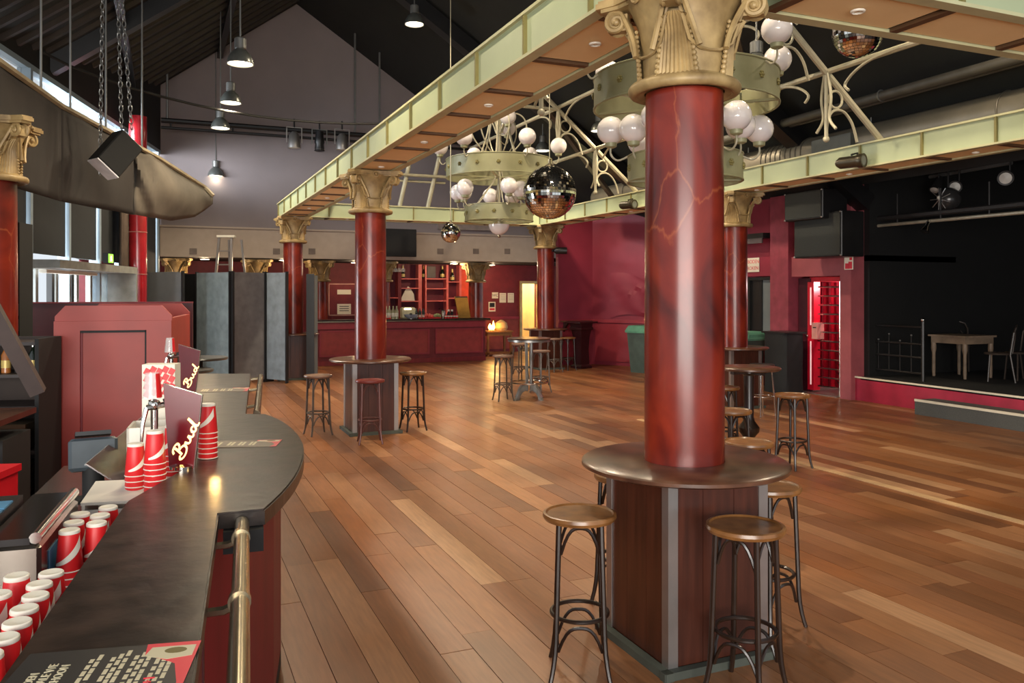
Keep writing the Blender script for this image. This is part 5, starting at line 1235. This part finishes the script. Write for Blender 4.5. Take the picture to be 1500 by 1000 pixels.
H_ = .72; box('tabletop', (-.38, -.36, H_-.03), (.38, .36, H_), m_stw, t); box('apron', (-.34, -.33, H_-.14), (.34, .33, H_-.03), m_stw, t)
for sx in (-1, 1):
    for s2 in (-1, 1): MB().lathe([(.025, 0), (.03, .1), (.028, .4), (.045, .48), (.04, .58)], 10).build('leg', m_stw, t, loc=(sx*.31, s2*.3, 0))
def chair(px, X, rz, label, mt_):
    q = at_X(px, 500, X); t = thing('cafe_chair', label, 'chair', (X, q.y, .41), rz, 'bentwood chairs on the stage')
    MB().lathe([(0, .44), (.2, .44), (.205, .455), (.19, .47), (0, .465)], 24, None, True, False).build('seat', mt_, t)
    for a_ in (PI/4, -PI/4): MB().tube([(.16*math.cos(a_), .16*math.sin(a_), .44), (.2*math.cos(a_), .2*math.sin(a_), 0)], .014, 6).build('leg', mt_, t)
    for s in (-1, 1): MB().tube([(-.24, s*.17, 0), (-.17, s*.16, .44), (-.22, s*.15, .8)], .014, 6).build('leg', mt_, t)
    MB().tube([(-.22, -.15, .78), (-.25, -.11, .88), (-.26, 0, .92), (-.25, .11, .88), (-.22, .15, .78)], .014, 6).build('backrest', mt_, t)
    MB().tube([(-.2, -.08, .46), (-.235, -.07, .7), (-.24, 0, .8), (-.235, .07, .7), (-.2, .08, .46)], .01, 6).build('back_loop', mt_, t)
m_ch = M('dark_chair_wood', (60, 50, 44), .4)
chair(1462, 12.5, 2.2, 'bentwood chair beside the lone wooden table on the dark stage', m_ch); chair(1405, 13.6, .6, 'bentwood chair behind the lone wooden table on the dark stage', m_ch); chair(1300, 12.6, 1.2, 'bentwood chair behind the stage railing', m_ch); chair(1492, 13.0, 2.9, 'bentwood chair farther along the dark stage', m_ch)
# stage light bars
t = thing('stage_light_bar', 'long pale light bar across the front of the stage opening', 'light bar', (11.4, 0, 0)); ya, yb = at_X(1258, 330, 11.4).y, at_X(1530, 320, 11.4).y
z_ = at_X(1380, 322, 11.4).z
MB().tube([(0, yb, z_), (0, ya, z_)], .028, 8).build('bar', M('pale_bar', (170, 160, 140), .4, .4), t); MB().tube([(.0, yb, z_+.12), (0, ya, z_+.12)], .045, 6).build('truss_chord', M('dark_chord', (40, 38, 38), .5), t)
for k in range(5): y = yb+(ya-yb)*k/4; MB().tube([(0, y, z_), (0, y, 3.52)], .015, 6).build('hanger', m_rl, t)
t = thing('rear_light_bar', 'dark pipe carrying the round-faced stage lamps', 'light bar', (12.3, 0, 0)); a, b = at_X(1362, 259, 12.3), at_X(1482, 238, 12.3)
MB().tube([(0, a.y, a.z), (0, b.y, b.z)], .035, 8).build('pipe', M('grey_pipe', (80, 78, 76), .5), t); MB().tube([(0, a.y-.3, a.z), (0, a.y-.3, 4.3)], .015, 6).build('hanger', m_rl, t); MB().tube([(0, b.y+.3, b.z), (0, b.y+.3, 4.3)], .015, 6).build('hanger', m_rl, t)
def par_can(px, py, X, r, label, tilt=.3, yaw=.6):
    q = at_X(px, py, X); t = thing('par_lamp', label, 'stage lamp', q, 0, 'round faced stage lamps')
    mm_ = RZ(yaw) @ RY(-PI/2-tilt)
    MB().lathe([(r*.5, -.3), (r*.8, -.22), (r, -.1), (r*1.05, .0), (r*.95, .0), (0, -.02)], 20, mm_, True, False).build('can', M('dark_can', (34, 33, 34), .4), t)
    MB().lathe([(r*.9, -.005), (0, .012)], 20, mm_, True, False).build('lens', M('frosted_lens', (190, 184, 176), .4), t)
    MB().tube([(.1, 0, .0), (.1, 0, .3)], .015, 6).build('hanger', m_rl, t)
par_can(1399, 274, 12.0, .10, 'round stage lamp with a pale lens above the spiky lamp cluster'); par_can(1369, 279, 12.0, .09, 'tilted stage lamp beside the spiky lamp cluster', .9, .2); par_can(1473, 261, 12.0, .11, 'round stage lamp with a pale lens hanging alone along the bar')
q = at_X(1389, 292, 11.9)
t = thing('effect_light', 'spiky disco effect lamp with a half-domed body over the stage', 'stage lamp', q); MB().sphere(.2, (0, 0, 0), 20, 12).build('body', M('dark_dome', (60, 58, 58), .25, .4), t)
for k in range(9): a = 2*PI*k/9; MB().tube([(-.2, 0, 0), (-.18, .19*math.cos(a), .19*math.sin(a))], .008, 5).build('spoke', m_alu, t)
MB().sphere(.035, (-.21, 0, .02), 8, 6).build('hub', m_white, t); MB().tube([(0, 0, .2), (0, 0, .5)], .015, 6).build('hanger', m_rl, t)
q = at_X(1357, 333, 11.3); t = thing('clamp_lamp', 'little chrome clamp lamp under the front stage bar', 'stage lamp', q); MB().lathe([(.03, .1), (.04, .0), (.07, -.08), (0, -.07)], 14, RY(.5), True).build('can', m_chrome, t); MB().tube([(0, 0, .05), (.05, 0, .12)], .012, 6).build('bracket', m_chrome, t)
# spotlight cans on the long beam, spotlight on the far column
def beam_spot(px, py, label, fl=1):
    q = at_X(px, py, CX2-.42); t = thing('beam_spotlight', label, 'spotlight', q, 0, 'spotlights fixed to the long cream beam')
    MB().lathe([(.04, -.2), (.075, -.15), (.075, .08), (.09, .1), (.09, .17), (.07, .17), (0, .12)], 18, RZ(.3) @ RX(PI/2*fl), True, False).build('can', M('bronze_can', (74, 66, 52), .3, .6), t)
    MB().tube([(0, 0, .09), (.1, 0, .12), (.13, 0, 0)], .014, 6).build('bracket', m_blackg, t); MB().lathe([(.07, .165), (0, .16)], 16, RZ(.3) @ RX(PI/2*fl), True, False).build('lens', m_lampgrey, t)
beam_spot(1247, 237, 'bronze spotlight fixed to the long beam below the duct box'); beam_spot(920, 300, 'bronze spotlight fixed to the long beam next to the big column')
q = at_d(812, 367, 19.6); t = thing('column_spotlight', 'black spotlight clamped to the far column', 'spotlight', (q.x, q.y, q.z)); MB().lathe([(.05, 0), (.08, .05), (.08, .3), (0, .31)], 14, RZ(-A) @ RY(PI/2), True).build('can', m_blackg, t); MB().tube([(-.06, 0, 0), (.05, 0, 0)], .03, 6).build('bracket', m_blackg, t)
# duct
p = [at_X(1085, 243, 9.75), at_X(1500, 168, 9.75)]; zd = 4.12
t = thing('air_duct', 'large round galvanised air duct running above the long beam', 'duct', (9.75, 0, zd))
MB().tube([(0, 2, 0), (0, 17.5, 0)], .26, 20).build('pipe', m_ducts, t)
for y in [4.6, 5.0, 5.5, 7.0]+[10.4+.12*k for k in range(9)]+[14, 16]: MB().torus(.263, .012, 0, 24, 6, TR(0, y, 0) @ RX(PI/2)).build('joint_ring', M('duct_joint', (100, 94, 84), .5, .4), t)
bx_ = at_X(1220, 235, 9.4); box('damper_box', (-.35, bx_.y-.35, -.3), (-.2, bx_.y+.45, .12), M('dark_grey_box', (76, 78, 74), .5), t)
for y in (6.5, 9.2, 12): MB().tube([(0, y, .26), (0, y, roofz(9.75)-zd-.02)], .01, 5).build('hanger', m_lampgrey, t)
t = thing('service_pipe', 'long dark service pipe running parallel above the air duct', 'pipe', (9.2, 0, 4.62)); MB().tube([(0, 3, 0), (0, 14.2, -.05)], .07, 10).build('pipe', M('dark_grey_pipe', (70, 66, 60), .5), t); MB().tube([(.14, 3, -.03), (.14, 13, -.08)], .03, 8).build('pipe', M('dark_grey_pipe', (70, 66, 60), .5), t)
for y in (5, 8.5, 11.5): MB().torus(.075, .012, 0, 14, 6, TR(0, y, -.02) @ RX(PI/2)).build('pipe_clamp', m_lampgrey, t)
# white notice on the mauve wall behind the second column
q = at_Y(509, 350, 20.4); t = thing('wall_notice', 'small white notice on the mauve wall peeking beside the red column', 'notice', (q.x, 20.47, q.z-.15)); box('sheet', (-.1, 0, 0), (.12, .02, .32), m_paper, t); box('print_line', (-.07, -.003, .2), (.08, 0, .24), m_ink, t)
